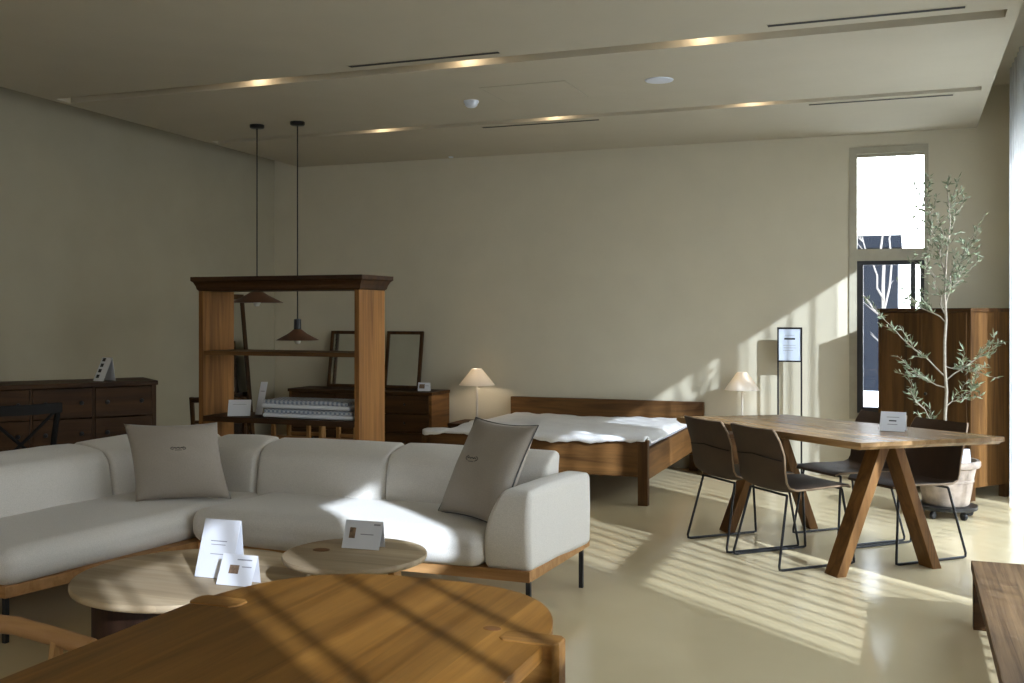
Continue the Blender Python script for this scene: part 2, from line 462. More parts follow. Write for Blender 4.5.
# sheer curtains (hang inside the window wall, from above the dropped ceiling to the floor)
def curtain(label, y0, y1, x, ztop=3.16, p=0.155, A=0.036, Bf=0.024, seed=0):
    bm = B(); n = max(8, int((y1 - y0) / p * 28)); nz = 12; rows = []
    rnd = random.Random(seed)
    ph = rnd.random() * 6
    for i in range(nz + 1):
        z = 0.015 + (ztop - 0.015) * i / nz; row = []
        for j in range(n + 1):
            s = j / n; t = 2 * pi * (y1 - y0) * s / p + ph
            wob = 1 + 0.6 * noise.noise(Vector((s * (y1 - y0) * 2.1, 3.1 + seed, 0.0)))
            yq = y0 + (y1 - y0) * s - Bf * wob * sin(2 * t) * min(1, 8 * s, 8 * (1 - s))
            xq = x + A * wob * sin(t) * (1.0 + 0.02 * sin(z * 2 + seed))
            row.append(bm.verts.new((xq, yq, z)))
        rows.append(row)
    for i in range(nz):
        for j in range(n):
            bm.faces.new((rows[i][j], rows[i][j + 1], rows[i + 1][j + 1], rows[i + 1][j]))
    o = part('sheer_curtain', bm, M['sheer'], None, 'all')
    o['label'] = label; o['category'] = 'curtain'; o['group'] = 'sheer curtains along the window wall'
    return o
curtain('sheer pale curtain nearest the low wooden bench', 3.28, 5.118, 0.765, seed=1)
curtain('sheer pale curtain drawn beside the dining chairs', 5.85, 7.50, 0.775, seed=2)
curtain('bright sheer white curtain hanging beside the diagonal wardrobe', 7.53, 8.365, 0.715, seed=3)

# ================================================================== CEILING FIXTURES
for k, (xa, xb, yc, lab) in enumerate([
        (-3.245, -2.25, 5.685, 'black slot vent in the near ceiling strip, left of the two there'),
        (-0.70, 0.268, 5.675, 'black slot vent in the near ceiling strip, by the window wall'),
        (-3.28, -2.288, 7.935, 'black slot vent in the far ceiling strip, above the sofa end of the back wall'),
        (-0.68, 0.295, 7.92, 'black slot vent in the far ceiling strip, nearest the tall window')]):
    t = thing('slot_vent', lab, 'vent', ((xa + xb) / 2, yc, ZC), 0, 'slot vents in the ceiling')
    L = (xb - xa) / 2
    bm = B(); box(bm, (-L, -0.019, -0.004), (L, 0.019, 0.0)); part('slot', bm, M['slot'], t)
    bm = B(); box(bm, (-L - 0.006, -0.025, -0.003), (L + 0.006, -0.019, 0)); box(bm, (-L - 0.006, 0.019, -0.003), (L + 0.006, 0.025, 0))
    part('frame', bm, M['ceil'], t)
t = thing('smoke_detector', 'small white domed smoke detector between the ceiling grooves', 'smoke detector', (-2.95, 6.92, ZC))
bm = B(); lathe(bm, [(0.055, 0.0), (0.055, -0.012), (0.05, -0.018)]); part('mounting_plate', bm, M['plastic'], t, True)
bm = B(); lathe(bm, [(0.048, -0.018), (0.044, -0.034), (0.03, -0.046), (0.0, -0.05)]); part('dome', bm, M['plastic'], t, True)
t = thing('ceiling_speaker', 'flat white round speaker disc set in the ceiling', 'speaker', (-1.53, 6.74, ZC))
bm = B(); lathe(bm, [(0.095, 0.0), (0.09, -0.006), (0.075, -0.008)]); part('rim', bm, M['plastic'], t, True)
bm = B(); lathe(bm, [(0.075, -0.008), (0.05, -0.011), (0.0, -0.012)]); part('grille', bm, M['plastic'], t, True)
t = thing('access_hatch', 'square access hatch outlined in the ceiling beside the smoke detector', 'hatch', (-2.42, 6.80, ZC))
bm = B(); box(bm, (-0.30, -0.26, -0.003), (0.30, 0.26, 0)); part('panel', bm, M['ceil'], t)
bm = B()
for s in (-1, 1):
    box(bm, (-0.31, s * 0.265 - 0.003, -0.002), (0.31, s * 0.265 + 0.003, 0.0)); box(bm, (s * 0.306 - 0.003, -0.262, -0.002), (s * 0.306 + 0.003, 0.262, 0.0))
part('frame', bm, M['winframe'], t)
t = thing('ceiling_sensor', 'tiny white disc at the far edge of the ceiling', 'ceiling sensor', (-4.18, 9.30, ZC))
bm = B(); lathe(bm, [(0.025, 0), (0.022, -0.01), (0, -0.012)], seg=16); part('disc', bm, M['plastic'], t, True)
SP = [(-4.087, 0, 'warm recessed spotlight in the near ceiling groove, above the left end of the sofa'),
      (-2.552, 0, 'warm recessed spotlight in the near ceiling groove, middle one of three'),
      (-1.097, 0, 'warm recessed spotlight in the near ceiling groove, nearest the window wall'),
      (-4.152, 1, 'warm recessed spotlight in the far ceiling groove, closest to the hanging lamps'),
      (-2.62, 1, 'warm recessed spotlight in the far ceiling groove, middle one of three'),
      (-1.078, 1, 'warm recessed spotlight in the far ceiling groove, nearest the tall window')]
for x, g, lab in SP:
    a, b = G[g]
    t = thing('recessed_spotlight', lab, 'spotlight', (x, b - 0.055, ZC + 0.10), 0, 'recessed spotlights in the ceiling grooves')
    bm = B(); lathe(bm, [(0.035, 0.0), (0.035, -0.03), (0.028, -0.03)], seg=20); part('housing', bm, M['black'], t, True)
    bm = B(); lathe(bm, [(0.028, -0.030), (0.02, -0.034), (0, -0.035)], seg=20); part('lens', bm, M['lens'], t, True)
    L = bpy.data.lights.new('spot_glow', 'POINT'); L.energy = 0.9; L.color = (1.0, 0.80, 0.58); L.shadow_soft_size = 0.012
    lo = bpy.data.objects.new('spot_glow', L); COL.objects.link(lo); lo.location = (x, b - 0.075, ZC + 0.055)

# ================================================================== SOFA
sofa = thing('corner_sofa', 'large pale grey fabric corner sofa on a wooden base with thin black legs', 'sofa', (-2.9, 4.6, 0))
foot = [(-1.582, 4.375), (-1.545, 5.19), (-4.10, 5.19), (-4.42, 4.85), (-4.50, 3.345), (-3.565, 3.345), (-3.375, 4.37)]
bm = B(); prism(bm, foot, 0.195, 0.245, 0.004); part('base_frame', bm, M['oakX'], sofa, world=True)
for (x, y) in [(-1.592, 4.39), (-1.563, 5.10), (-3.59, 3.37), (-4.45, 3.42), (-3.40, 4.39), (-2.5, 5.15), (-4.30, 4.80)]:
    bm = B(); bar(bm, (x, y, 0), (x, y, 0.2), 0.022, 0.022, (1, 0, 0), 0.003); part('leg', bm, M['black'], sofa, world=True)
# seats
def lean_front(y_ref, k):
    return lambda w: (w.x, w.y + k * max(0, w.z - 0.3) * 0, w.z)
bm = B()
def mainseat(w):
    # left end is cut on the diagonal of the corner
    e = max(0.0, (-3.0 - w.x)) / 0.42
    return (w.x + 0.10 * e * (w.y - 4.35) / 0.6, w.y - 0.025 * (1 - ((w.x + 2.6) / 0.85) ** 2) * (1 if w.y < 4.5 else 0), w.z)
softbox(bm, (-3.42, 4.345, 0.238), (-1.80, 4.98, 0.412), 0.07, 12, mainseat, 0.005, 3.5, (0, 0, 0.014)); part('seat', bm, M['sofa'], sofa, 'all', world=True)
bm = B()
def chaise(w):
    t = (4.9 - w.y) / 1.5
    return (w.x - 0.17 * max(0, t) * 1.0, w.y, w.z)
softbox(bm, (-4.16, 3.33, 0.238), (-3.36, 4.98, 0.402), 0.07, 12, chaise, 0.005, 3.5, (0, 0, 0.014)); part('seat', bm, M['sofa'], sofa, 'all', world=True)
# backs of the long run: rolled forward tops
def backfn(y0, y1, zt):
    def fn(w):
        t = max(0, (w.z - 0.40) / 0.3)
        f = max(0, min(1, (5.17 - w.y) / 0.24))           # 1 at the front face: roll the front edge back and down at the top
        k = max(0, (w.z - 0.58) / 0.12)
        return (w.x, w.y + 0.035 * t * t - 0.015 * (1 - min(1, t)) + 0.06 * f * k * k, w.z - 0.035 * f * f * k * k)
    return fn
for (x0, x1) in [(-3.80, -3.412), (-3.410, -2.602), (-2.600, -1.70)]:
    bm = B(); softbox(bm, (x0, 4.93, 0.25), (x1, 5.17, 0.683), 0.032, 14, backfn(0, 0, 0), 0.006, 4.0, (0.0, 0.02, 0.012))
    part('back_cushion', bm, M['sofa'], sofa, 'all', world=True)
# backs of the short run
def backfn2(w):
    t = max(0, (w.z - 0.40) / 0.3); s = max(0, (4.75 - w.y) / 1.3)
    f = max(0, min(1, (w.x + 4.33) / 0.25)); k = max(0, (w.z - 0.58) / 0.12)
    return (w.x - 0.035 * t * t + 0.015 * (1 - min(1, t)) - 0.13 * s - 0.06 * f * k * k, w.y, w.z - 0.035 * f * f * k * k)
for (y0, y1) in [(4.552, 5.03), (3.30, 4.55)]:
    bm = B(); softbox(bm, (-4.33, y0, 0.25), (-4.06, y1, 0.683), 0.032, 14, backfn2, 0.006, 4.0, (0.02, 0.0, 0.012))
    part('back_cushion', bm, M['sofa'], sofa, 'all', world=True)
# corner back
bm = B()
def cornerfn(w):
    t = max(0, (w.z - 0.40) / 0.3)
    return (w.x - 0.03 * t * t, w.y + 0.03 * t * t, w.z)
Rz = Matrix.Rotation(radians(45), 3, 'Z')
bb = B(); softbox(bb, (-0.25, -0.12, 0.25), (0.25, 0.12, 0.68), 0.06, 8, None, 0.005, 4.0, (0, 0.02, 0.006))
bmesh.ops.transform(bb, matrix=Matrix.Translation((-4.03, 5.06, 0)) @ Matrix.Rotation(radians(42), 4, 'Z'), verts=bb.verts)
part('back_cushion', bb, M['sofa'], sofa, 'all', world=True); bm.free()
# arm
bm = B()
def armfn(w):
    t = (w.y - 4.36) / 0.75
    bulge = 0.035 * sin(max(0, min(1, (w.z - 0.25) / 0.34)) * pi)
    inn = max(0, min(1, (-1.572 - w.x) / 0.22)); k = max(0, (w.z - 0.33) / 0.27)
    return (w.x + 0.05 * (w.y - 4.38) / 0.79 - 0.012 + 0.085 * inn * k * k, w.y - (bulge * 0.6 if w.y < 4.6 else 0), w.z - 0.02 * t)
softbox(bm, (-1.795, 4.385, 0.238), (-1.568, 5.17, 0.605), 0.03, 12, armfn, 0.004, 4, (0.0, 0.0, 0.02))
part('arm', bm, M['sofa'], sofa, 'all', world=True)

# cushions
def pillow_bm(P0, U, V, thick, n=22):
    """P0 lower-left corner, U width vector, V height vector"""
    bm = B(); P0, U, V = Vector(P0), Vector(U), Vector(V); N = U.cross(V).normalized()
    front = {}; back = {}
    for i in range(n + 1):
        for j in range(n + 1):
            u = 2 * i / n - 1; v = 2 * j / n - 1
            du = u * (1 - 0.075 * (1 - v * v) * u * u); dv = v * (1 - 0.075 * (1 - u * u) * v * v)
            h = thick * 0.5 * (max(0, 1 - u * u) ** 0.55) * (max(0, 1 - v * v) ** 0.55)
            h *= 1 + 0.10 * noise.noise(Vector((u * 2.1, v * 2.1, P0.x * 3)))
            c = P0 + U * (du + 1) / 2 + V * (dv + 1) / 2
            if i in (0, n) or j in (0, n):
                front[i, j] = back[i, j] = bm.verts.new(c)
            else:
                front[i, j] = bm.verts.new(c + N * h); back[i, j] = bm.verts.new(c - N * h)
    for i in range(n):
        for j in range(n):
            for d, s in ((front, 1), (back, -1)):
                f = [d[i, j], d[i + 1, j], d[i + 1, j + 1], d[i, j + 1]]
                bm.faces.new(f if s > 0 else f[::-1])
    def edge():
        pts = []
        for i in range(n + 1): pts.append((2 * i / n - 1, -1))
        for j in range(1, n + 1): pts.append((1, 2 * j / n - 1))
        for i in range(n - 1, -1, -1): pts.append((2 * i / n - 1, 1))
        for j in range(n - 1, 0, -1): pts.append((-1, 2 * j / n - 1))
        out = []
        for u, v in pts:
            du = u * (1 - 0.075 * (1 - v * v) * u * u); dv = v * (1 - 0.075 * (1 - u * u) * v * v)
            out.append(P0 + U * (du + 1) / 2 + V * (dv + 1) / 2)
        return out
    def at(u, v, off):
        h = thick * 0.5 * (max(0, 1 - u * u) ** 0.55) * (max(0, 1 - v * v) ** 0.55)
        h *= 1 + 0.10 * noise.noise(Vector((u * 2.1, v * 2.1, P0.x * 3)))
        return P0 + U * (u + 1) / 2 + V * (v + 1) / 2 + N * (h + off)
    return bm, edge(), at
def emblem(at, u0, v0, s, t):
    bm = B()
    for sgn in (-1, 1):
        tube(bm, [at(u0 + sgn * s * cos(a), v0 + 0.30 * s * sin(a) , 0.001) for a in [radians(-50 + 25 * k) for k in range(5)]], 0.0022, 5)
    tube(bm, [at(u0 - 0.7 * s + 1.4 * s * k / 6, v0 + 0.02 * (k % 2), 0.001) for k in range(7)], 0.0030, 5)
    tube(bm, [at(u0 - 0.45 * s + 0.9 * s * k / 4, v0 - 0.30 * s, 0.001) for k in range(5)], 0.0018, 5)
    part('emblem', bm, M['thread'], t, True, world=True)
p0, U, V = (-3.80, 4.41, 0.412), (0.425, 0.245, 0.0), (-0.165, 0.10, 0.395)
t = thing('throw_cushion', 'plain taupe throw cushion in the corner of the pale sofa', 'cushion', p0, 0, 'taupe cushions on the sofa')
bm, ed, at = pillow_bm(p0, U, V, 0.17); part('cover', bm, M['pillow'], t, 'all', world=True)
emblem(at, 0.10, 0.22, 0.16, t)
p0, U, V = (-2.185, 4.70, 0.416), (0.43, -0.255, 0.0), (0.115, 0.215, 0.455)
t = thing('throw_cushion', 'taupe throw cushion with dark piping leaning by the sofa arm', 'cushion', p0, 0, 'taupe cushions on the sofa')
bm, ed, at = pillow_bm(p0, U, V, 0.17); part('cover', bm, M['pillow'], t, 'all', world=True)
emblem(at, -0.16, 0.08, 0.20, t)
bm = B(); tube(bm, ed, 0.0035, 6, closed=True); part('piping', bm, M['piping'], t, True, world=True)

# ================================================================== COFFEE TABLES, FOREGROUND TABLE
def disc_profile(bm, c, r, z0, z1, seg=64):
    lathe(bm, [(r - 0.018, z0), (r - 0.004, z0 + 0.006), (r, z0 + 0.014), (r, z1 - 0.008), (r - 0.003, z1 - 0.002), (r - 0.009, z1)], (c[0], c[1], 0), seg)
t = thing('coffee_table', 'larger low round whitewashed coffee table on a dark drum base before the sofa', 'coffee table', (-2.755, 3.54, 0))
bm = B(); disc_profile(bm, (0, 0), 0.475, 0.295, 0.33); part('tabletop', bm, M['whiteoak'], t, True)
bm = B(); lathe(bm, [(0.385, 0.012), (0.39, 0.02), (0.39, 0.288), (0.385, 0.294)], (0, 0, 0), 48); part('drum_base', bm, M['drum'], t, True, label='dark drum shaped base')
bm = B(); lathe(bm, [(0.36, 0.0), (0.36, 0.013)], (0, 0, 0), 48); part('plinth', bm, M['blackwood'], t, True)
t = thing('coffee_table', 'smaller taller round whitewashed table with an oval inlay', 'coffee table', (-2.07, 3.67, 0))
bm = B(); disc_profile(bm, (0, 0), 0.288, 0.415, 0.445); part('tabletop', bm, M['whiteoak'], t, True)
bm = B(); lathe(bm, [(0.036, 0.444), (0.036, 0.4462), (0.0, 0.4462)], seg=24); bmesh.ops.scale(bm, vec=(1.0, 0.8, 1), verts=bm.verts)
bmesh.ops.translate(bm, vec=(-0.15, -0.01, 0), verts=bm.verts); part('inlay', bm, M['oakdark'], t, label='dark oval wood inlay')
for k in range(3):
    a = radians((-22, 98, 215)[k]); q_ = (0.24, 0.18, 0.15)[k]; x, y = q_ * cos(a), q_ * sin(a)
    bm = B(); bar(bm, (x * 1.1, y * 1.1, 0), (x, y, 0.418), 0.04, 0.04, (-y, x, 0), 0.008); part('leg', bm, M['oakZ'], t)

# foreground table: stadium-shaped oak top, round-ended posts let in at the rim
t = thing('oak_table', 'large oval honey oak table with legs set flush in its rim', 'table', (-1.14, 1.35, 0))
bm = B()
hw, far, near = 0.44, 1.075, -0.95
def tabout(grow=0.0):
    pts = []
    N = 40
    for k in range(N + 1):
        a = pi * k / N
        ca_, sa_ = cos(a), sin(a)
        x = (hw + grow) * (abs(ca_) ** (2 / 2.9)) * (1 if ca_ > 0 else -1)
        y = 0.60 + (far - 0.60 + grow) * (sa_ ** (2 / 2.2))
        pts.append((x, y))
    for k in range(N + 1):
        a = pi + pi * k / N
        ca_, sa_ = cos(a), -sin(a)
        x = (hw + grow) * (abs(ca_) ** (2 / 2.9)) * (1 if ca_ > 0 else -1)
        y = -0.45 - (0.5 + grow) * (max(0, sa_) ** (2 / 2.2))
        pts.append((x, y))
    out = []
    for p in pts:
        if not out or (Vector(p) - Vector(out[-1])).length > 1e-3: out.append(p)
    if (Vector(out[0]) - Vector(out[-1])).length < 1e-3: out.pop()
    return out
prism(bm, tabout(), 0.688, 0.72, 0.006); part('tabletop', bm, M['oakY'], t)
bm = B(); prism(bm, tabout(-0.10), 0.63, 0.688); part('apron', bm, M['oakX'], t)
for (x, y, a) in [(0.437, 0.70, 0), (-0.415, 0.70, pi), (0.44, -0.62, 0), (-0.44, -0.62, pi)]:
    bm = B()
    lp = [(0.10 * 0.5 * cos(b) + (-0.03), 0.036 * sin(b)) for b in [pi / 2 + pi * k / 10 for k in range(11)]]
    lp = [(-0.085 + 0.0, 0.034), (-0.10, 0.018), (-0.10, -0.018), (-0.085, -0.034), (0.022, -0.034), (0.034, -0.02), (0.034, 0.02), (0.022, 0.034)]
    prism(bm, lp, 0.0, 0.7235, 0.004)
    o = part('leg', bm, M['legdark'], t, loc=(x, y, 0)); o.rotation_euler = (0, 0, a)
bm = B(); lathe(bm, [(0.020, 0.719), (0.020, 0.7212), (0.0, 0.7212)], seg=20); bmesh.ops.scale(bm, vec=(1, 0.7, 1), verts=bm.verts)
part('knot', bm, M['oakdark'], t, loc=(0.30, 0.735, 0), label='small dark wood knot')

# armchair tucked under the left side of that table
t = thing('armchair', 'light oak chair with a curved wraparound rail beside the oval table', 'chair', (-2.0, 1.55, 0))
bm = B()
pts = [(0.30, 0.285, 0.655), (0.20, 0.29, 0.665)] + [(0.06 + 0.32 * cos(a), 0.30 * sin(a), 0.675 + 0.03 * (1 - abs(sin(a)))) for a in [pi / 2 + pi * k / 14 for k in range(15)]] + [(0.20, -0.29, 0.665), (0.30, -0.285, 0.655)]
tube(bm, pts, 0.021, 10); bmesh.ops.scale(bm, vec=(1, 1, 1), verts=bm.verts); part('back_rail', bm, M['oakX'], t, True)
bm = B(); softbox(bm, (-0.20, -0.24, 0.41), (0.26, 0.24, 0.455), 0.018, 6); part('seat', bm, M['leather'], t, 'all')
for (x, y) in [(0.20, 0.25), (0.20, -0.25), (-0.16, 0.22), (-0.16, -0.22)]:
    bm = B(); tube(bm, [(x * 1.1, y * 1.04, 0), (x, y, 0.43), (x, y * (1.14 if x > 0 else 1.0), 0.665 if x > 0 else 0.685)], [0.014, 0.019, 0.015], 8); part('leg', bm, M['oakZ'], t, True)

# ================================================================== CARDS
def card(label, loc, rotz, w, h, lean, depth=0.06, blue=False, fold=True, swatch=None, head=None, lines=(), name='info_card'):
    """folded paper tent: front leaf leaning back by `lean`, rear leaf behind it"""
    t = thing(name, label, 'card', loc, rotz)
    T = 0.0016
    top = Vector((0, h * sin(lean), h * cos(lean)))
    pm = M['paperblue'] if blue else M['paper']
    bm = B(); bar(bm, (0, 0, 0.001), top + Vector((0, 0, 0.001)), w, T, (0, -1, 0)); part('front_leaf', bm, pm, t)
    if fold:
        bm = B(); bar(bm, top + Vector((0, T, 0.001)), (0, top.y * 1.2 + 0.01, 0.001), w, T, (0, -1, 0)); part('rear_leaf', bm, pm, t)
    up = top.normalized(); nrm = Vector((0, -cos(lean), sin(lean)))
    def patch(nm, u0, u1, v0, v1, m):
        bm = B(); o = nrm * 0.0012 + Vector((0, 0, 0.001))
        q = [bm.verts.new(Vector((u * w / 2, 0, 0)) + up * (v * h) + o) for u, v in ((u0, v0), (u1, v0), (u1, v1), (u0, v1))]
        q2 = [bm.verts.new(v.co + nrm * 0.0006) for v in q]
        bm.faces.new(q[::-1]); bm.faces.new(q2)
        for k in range(4): bm.faces.new((q[k], q[(k + 1) % 4], q2[(k + 1) % 4], q2[k]))
        part(nm, bm, m, t)
    if swatch: patch('photo_print', *swatch, M['swatch'])
    if head: patch('heading', *head, M['inkdark'])
    for l in lines: patch('text_line', *l, M['ink'])
    return t
fc = lambda x, y: atan2(x, -y) if False else 0
def face_cam(x, y, off=0.0):      # turn so that the leaf's front (-Y) looks towards the room's entrance side
    return atan2(-x, y) * -1 * -1 + off if False else atan2(0 - x, y) + off
card('tall folded white card standing on the larger coffee table', (-2.63, 3.50, 0.331), radians(2), 0.170, 0.235, radians(19),
     lines=[(-0.45, 0.45, 0.62, 0.635), (-0.4, 0.4, 0.56, 0.572), (-0.35, 0.5, 0.40, 0.412)])
card('small white price card with a sofa picture, beside the tall card', (-2.478, 3.43, 0.331), radians(4), 0.155, 0.122, radians(26),
     swatch=(-0.45, 0.1, 0.38, 0.66), lines=[(-0.1, 0.75, 0.82, 0.86), (0.25, 0.8, 0.6, 0.63)])
card('white price card standing on the smaller round table', (-2.075, 3.72, 0.4465), radians(4), 0.165, 0.115, radians(22),
     swatch=(-0.70, -0.38, 0.36, 0.74), lines=[(0.55, 0.9, 0.84, 0.90), (-0.1, 0.6, 0.5, 0.53)])

# ================================================================== DINING TABLE + CHAIRS
ang = atan2(-0.70, 0.714)      # long side direction
LD = Vector((-0.70, 0.714, 0)); SD = Vector((0.735, 0.678, 0))
t = thing('dining_table', 'long walnut dining table with splayed plank legs among wire chairs', 'table', (-0.46, 6.38, 0), radians(136))
A_, B_, C_, D_ = (-1.39, 6.62), (-0.225, 5.605), (0.485, 6.165), (-0.745, 7.03)
bm = B()
def quad(pts, z0, z1, shrink):
    c = sum((Vector(p) for p in pts), Vector((0, 0))) / 4
    lo = [bm.verts.new((*(Vector(p) + (c - Vector(p)).normalized() * shrink), z0)) for p in pts]
    mid = [bm.verts.new((*p, z0 + 0.018)) for p in pts]; hi = [bm.verts.new((*p, z1)) for p in pts]
    bm.faces.new(lo[::-1]); bm.faces.new(hi)
    for a, b in ((lo, mid), (mid, hi)):
        for k in range(4): bm.faces.new((a[k], a[(k + 1) % 4], b[(k + 1) % 4], b[k]))
quad([A_, B_, C_, D_], 0.70, 0.74, 0.03)
part('tabletop', bm, M['dineX'], t, world=True)
for (fa, fb, apex) in [((-0.365, 5.83), (0.115, 6.215), (-0.115, 6.04)), ((-1.09, 6.76), (-0.60, 7.08), (-0.83, 6.87))]:
    for f, s in ((fa, -1), (fb, 1)):
        d = (Vector(fb) - Vector(fa)).normalized()
        bm = B()
        top = Vector((apex[0] + s * 0.035 * d.x, apex[1] + s * 0.035 * d.y, 0.705)); bot = Vector((f[0], f[1], 0.0))
        dn = (bot - top).normalized()
        vs = bar(bm, bot + dn * 0.05, top - dn * 0.05, 0.115, 0.055, (d.x, d.y, 0), 0.004)
        bmesh.ops.bisect_plane(bm, geom=bm.verts[:] + bm.edges[:] + bm.faces[:], plane_co=(0, 0, 0.0), plane_no=(0, 0, -1), clear_outer=True)
        bmesh.ops.bisect_plane(bm, geom=bm.verts[:] + bm.edges[:] + bm.faces[:], plane_co=(0, 0, 0.702), plane_no=(0, 0, 1), clear_outer=True)
        bmesh.ops.holes_fill(bm, edges=bm.edges)
        part('leg', bm, M['dineZ'], t, world=True)
bm = B(); bar(bm, (-0.115, 6.04, 0.675), (-0.83, 6.87, 0.675), 0.05, 0.05, (0, 0, 1)); part('stretcher', bm, M['dineX'], t, world=True)

def make_chair(label):
    """faces +Y; back at -Y"""
    t = thing('dining_chair', label, 'chair', (0, 0, 0), 0, 'leather and wire chairs around the dining table')
    def shell(u, z_or_s):
        pass
    prof = []                                   # (y, z) along the shell from seat front to back top
    prof = [(0.285, 0.428), (0.26, 0.437), (0.13, 0.432), (-0.02, 0.418), (-0.11, 0.412), (-0.165, 0.428), (-0.195, 0.468), (-0.212, 0.54), (-0.226, 0.62), (-0.243, 0.70), (-0.256, 0.755), (-0.259, 0.768)]
    wid = [0.185, 0.20, 0.215, 0.222, 0.222, 0.218, 0.214, 0.214, 0.222, 0.218, 0.205, 0.198]
    wing = [0.0, 0.004, 0.010, 0.018, 0.024, 0.026, 0.030, 0.036, 0.040, 0.030, 0.018, 0.014]
    def strip(a, b, thick, name, mat_, parent, edge=False):
        bm = B(); nu = 10; F = []; K = []
        for i in range(a, b):
            (y, z), w, g = prof[i], wid[i], wing[i]
            p, n_ = prof[max(i - 1, 0)], prof[min(i + 1, len(prof) - 1)]
            tn = Vector((0, n_[0] - p[0], n_[1] - p[1])).normalized(); nr = Vector((0, tn.z, -tn.y))   # towards the sitter
            nr = -nr if nr.z < 0 and i < 5 else nr
            nr = Vector((0, -tn.z, tn.y)) * (-1 if i > 200 else 1)
            rf, rk = [], []
            for k in range(nu + 1):
                u = 2 * k / nu - 1
                lift = g * abs(u) ** 2.2
                c = Vector((u * w, y, z)) + Vector((0, -1, 0)) * 0 + (Vector((0, tn.z, -tn.y)) * -1 if False else Vector((0, -tn.z, tn.y)) * -1) * 0
                inner = Vector((0, tn.z * -1, tn.y)) * -1     # normal pointing to the sitter (up for the seat, forward for the back)
                inner = Vector((0, -tn.z * -1, tn.y * -1)) if i >= 5 else Vector((0, 0, 1))
                if i >= 5: inner = Vector((0, abs(tn.z), abs(tn.y))).normalized()
                rf.append(bm.verts.new(c + inner * (lift + thick / 2))); rk.append(bm.verts.new(c + inner * (lift - thick / 2)))
            F.append(rf); K.append(rk)
        m_ = len(F)
        for i in range(m_ - 1):
            for k in range(nu):
                bm.faces.new((F[i][k], F[i + 1][k], F[i + 1][k + 1], F[i][k + 1])); bm.faces.new((K[i][k], K[i][k + 1], K[i + 1][k + 1], K[i + 1][k]))
            for k in (0, nu):
                bm.faces.new((F[i][k], K[i][k], K[i + 1][k], F[i + 1][k]))
        for R_ in (0, m_ - 1):
            for k in range(nu): bm.faces.new((F[R_][k], F[R_][k + 1], K[R_][k + 1], K[R_][k]))
        o = part(name, bm, mat_, parent, True)
        edges = [[(x.co if False else None) for x in ()]]
        return o
    strip(0, 6, 0.014, 'seat', M['leather'], t)
    bk = strip(5, 12, 0.013, 'backrest', M['leather'], t)
    for s in (-1, 1):                             # pale edge down each side of the shell
        bm = B()
        pts = []
        for i in range(0, 12):
            inner = Vector((0, 0, 1))
            (y, z) = prof[i]
            if i >= 5:
                p, n_ = prof[i - 1], prof[min(i + 1, 11)]
                tn = Vector((0, n_[0] - p[0], n_[1] - p[1])).normalized(); inner = Vector((0, abs(tn.z), abs(tn.y))).normalized()
            pts.append(Vector((s * (wid[i] + 0.001), y, z)) + inner * wing[i])
        tube(bm, pts, 0.0055, 6); part('edge_trim', bm, M['leatheredge'], t, True, label='pale edge of the shell')
    bm = B()                                       # seam across the back
    pts = []
    i = 8
    for k in range(9):
        u = 2 * k / 8 - 1
        pts.append((u * 0.21, prof[i][0] - 0.0085 + wing[i] * abs(u) ** 2.2, prof[i][1] - 0.02 * abs(u)))
    tube(bm, pts, 0.003, 5); part('seam', bm, M['blackwood'], t, True)
    for s in (-1, 1):
        bm = B()
        x = s * 0.215
        path = [(s * 0.17, -0.13, 0.402), (x, -0.215, 0.03), (x, -0.212, 0.012), (x, -0.195, 0.008), (x, 0.27, 0.008), (x, 0.287, 0.012), (x, 0.287, 0.03), (s * 0.175, 0.235, 0.42)]
        tube(bm, path, 0.0075, 8); part('sled_leg', bm, M['black'], t, True)
    bm = B(); tube(bm, [(-0.17, -0.13, 0.402), (0.17, -0.13, 0.402)], 0.007, 8); tube(bm, [(-0.175, 0.235, 0.419), (0.175, 0.235, 0.419)], 0.007, 8)
    part('cross_bar', bm, M['black'], t, True)
    return t
rz_near = atan2(-0.735, 0.678)          # +Y -> (0.735, 0.678)
ch = make_chair('leather wire-leg chair at the near side of the dining table, closest to the viewer')
ch.location = (-0.64, 6.088, 0); ch.rotation_euler = (0, 0, rz_near)
dup(ch, (-0.975, 6.418, 0), rz_near, 'leather wire-leg chair at the near side of the dining table, beside the bed')
dup(ch, (0.005, 6.51, 0), rz_near + pi, 'leather wire-leg chair at the far side of the dining table, next to the potted tree')
dup(ch, (-0.325, 6.86, 0), rz_near + pi, 'leather wire-leg chair at the far side of the dining table, farther along from the pot')

card('white card on a stand on the dining table', (-0.085, 6.215, 0.741), radians(-8), 0.135, 0.12, radians(30),
     head=(-0.3, 0.3, 0.5, 0.56), lines=[(-0.5, 0.5, 0.7, 0.73), (-0.4, 0.4, 0.33, 0.36)], fold=True)

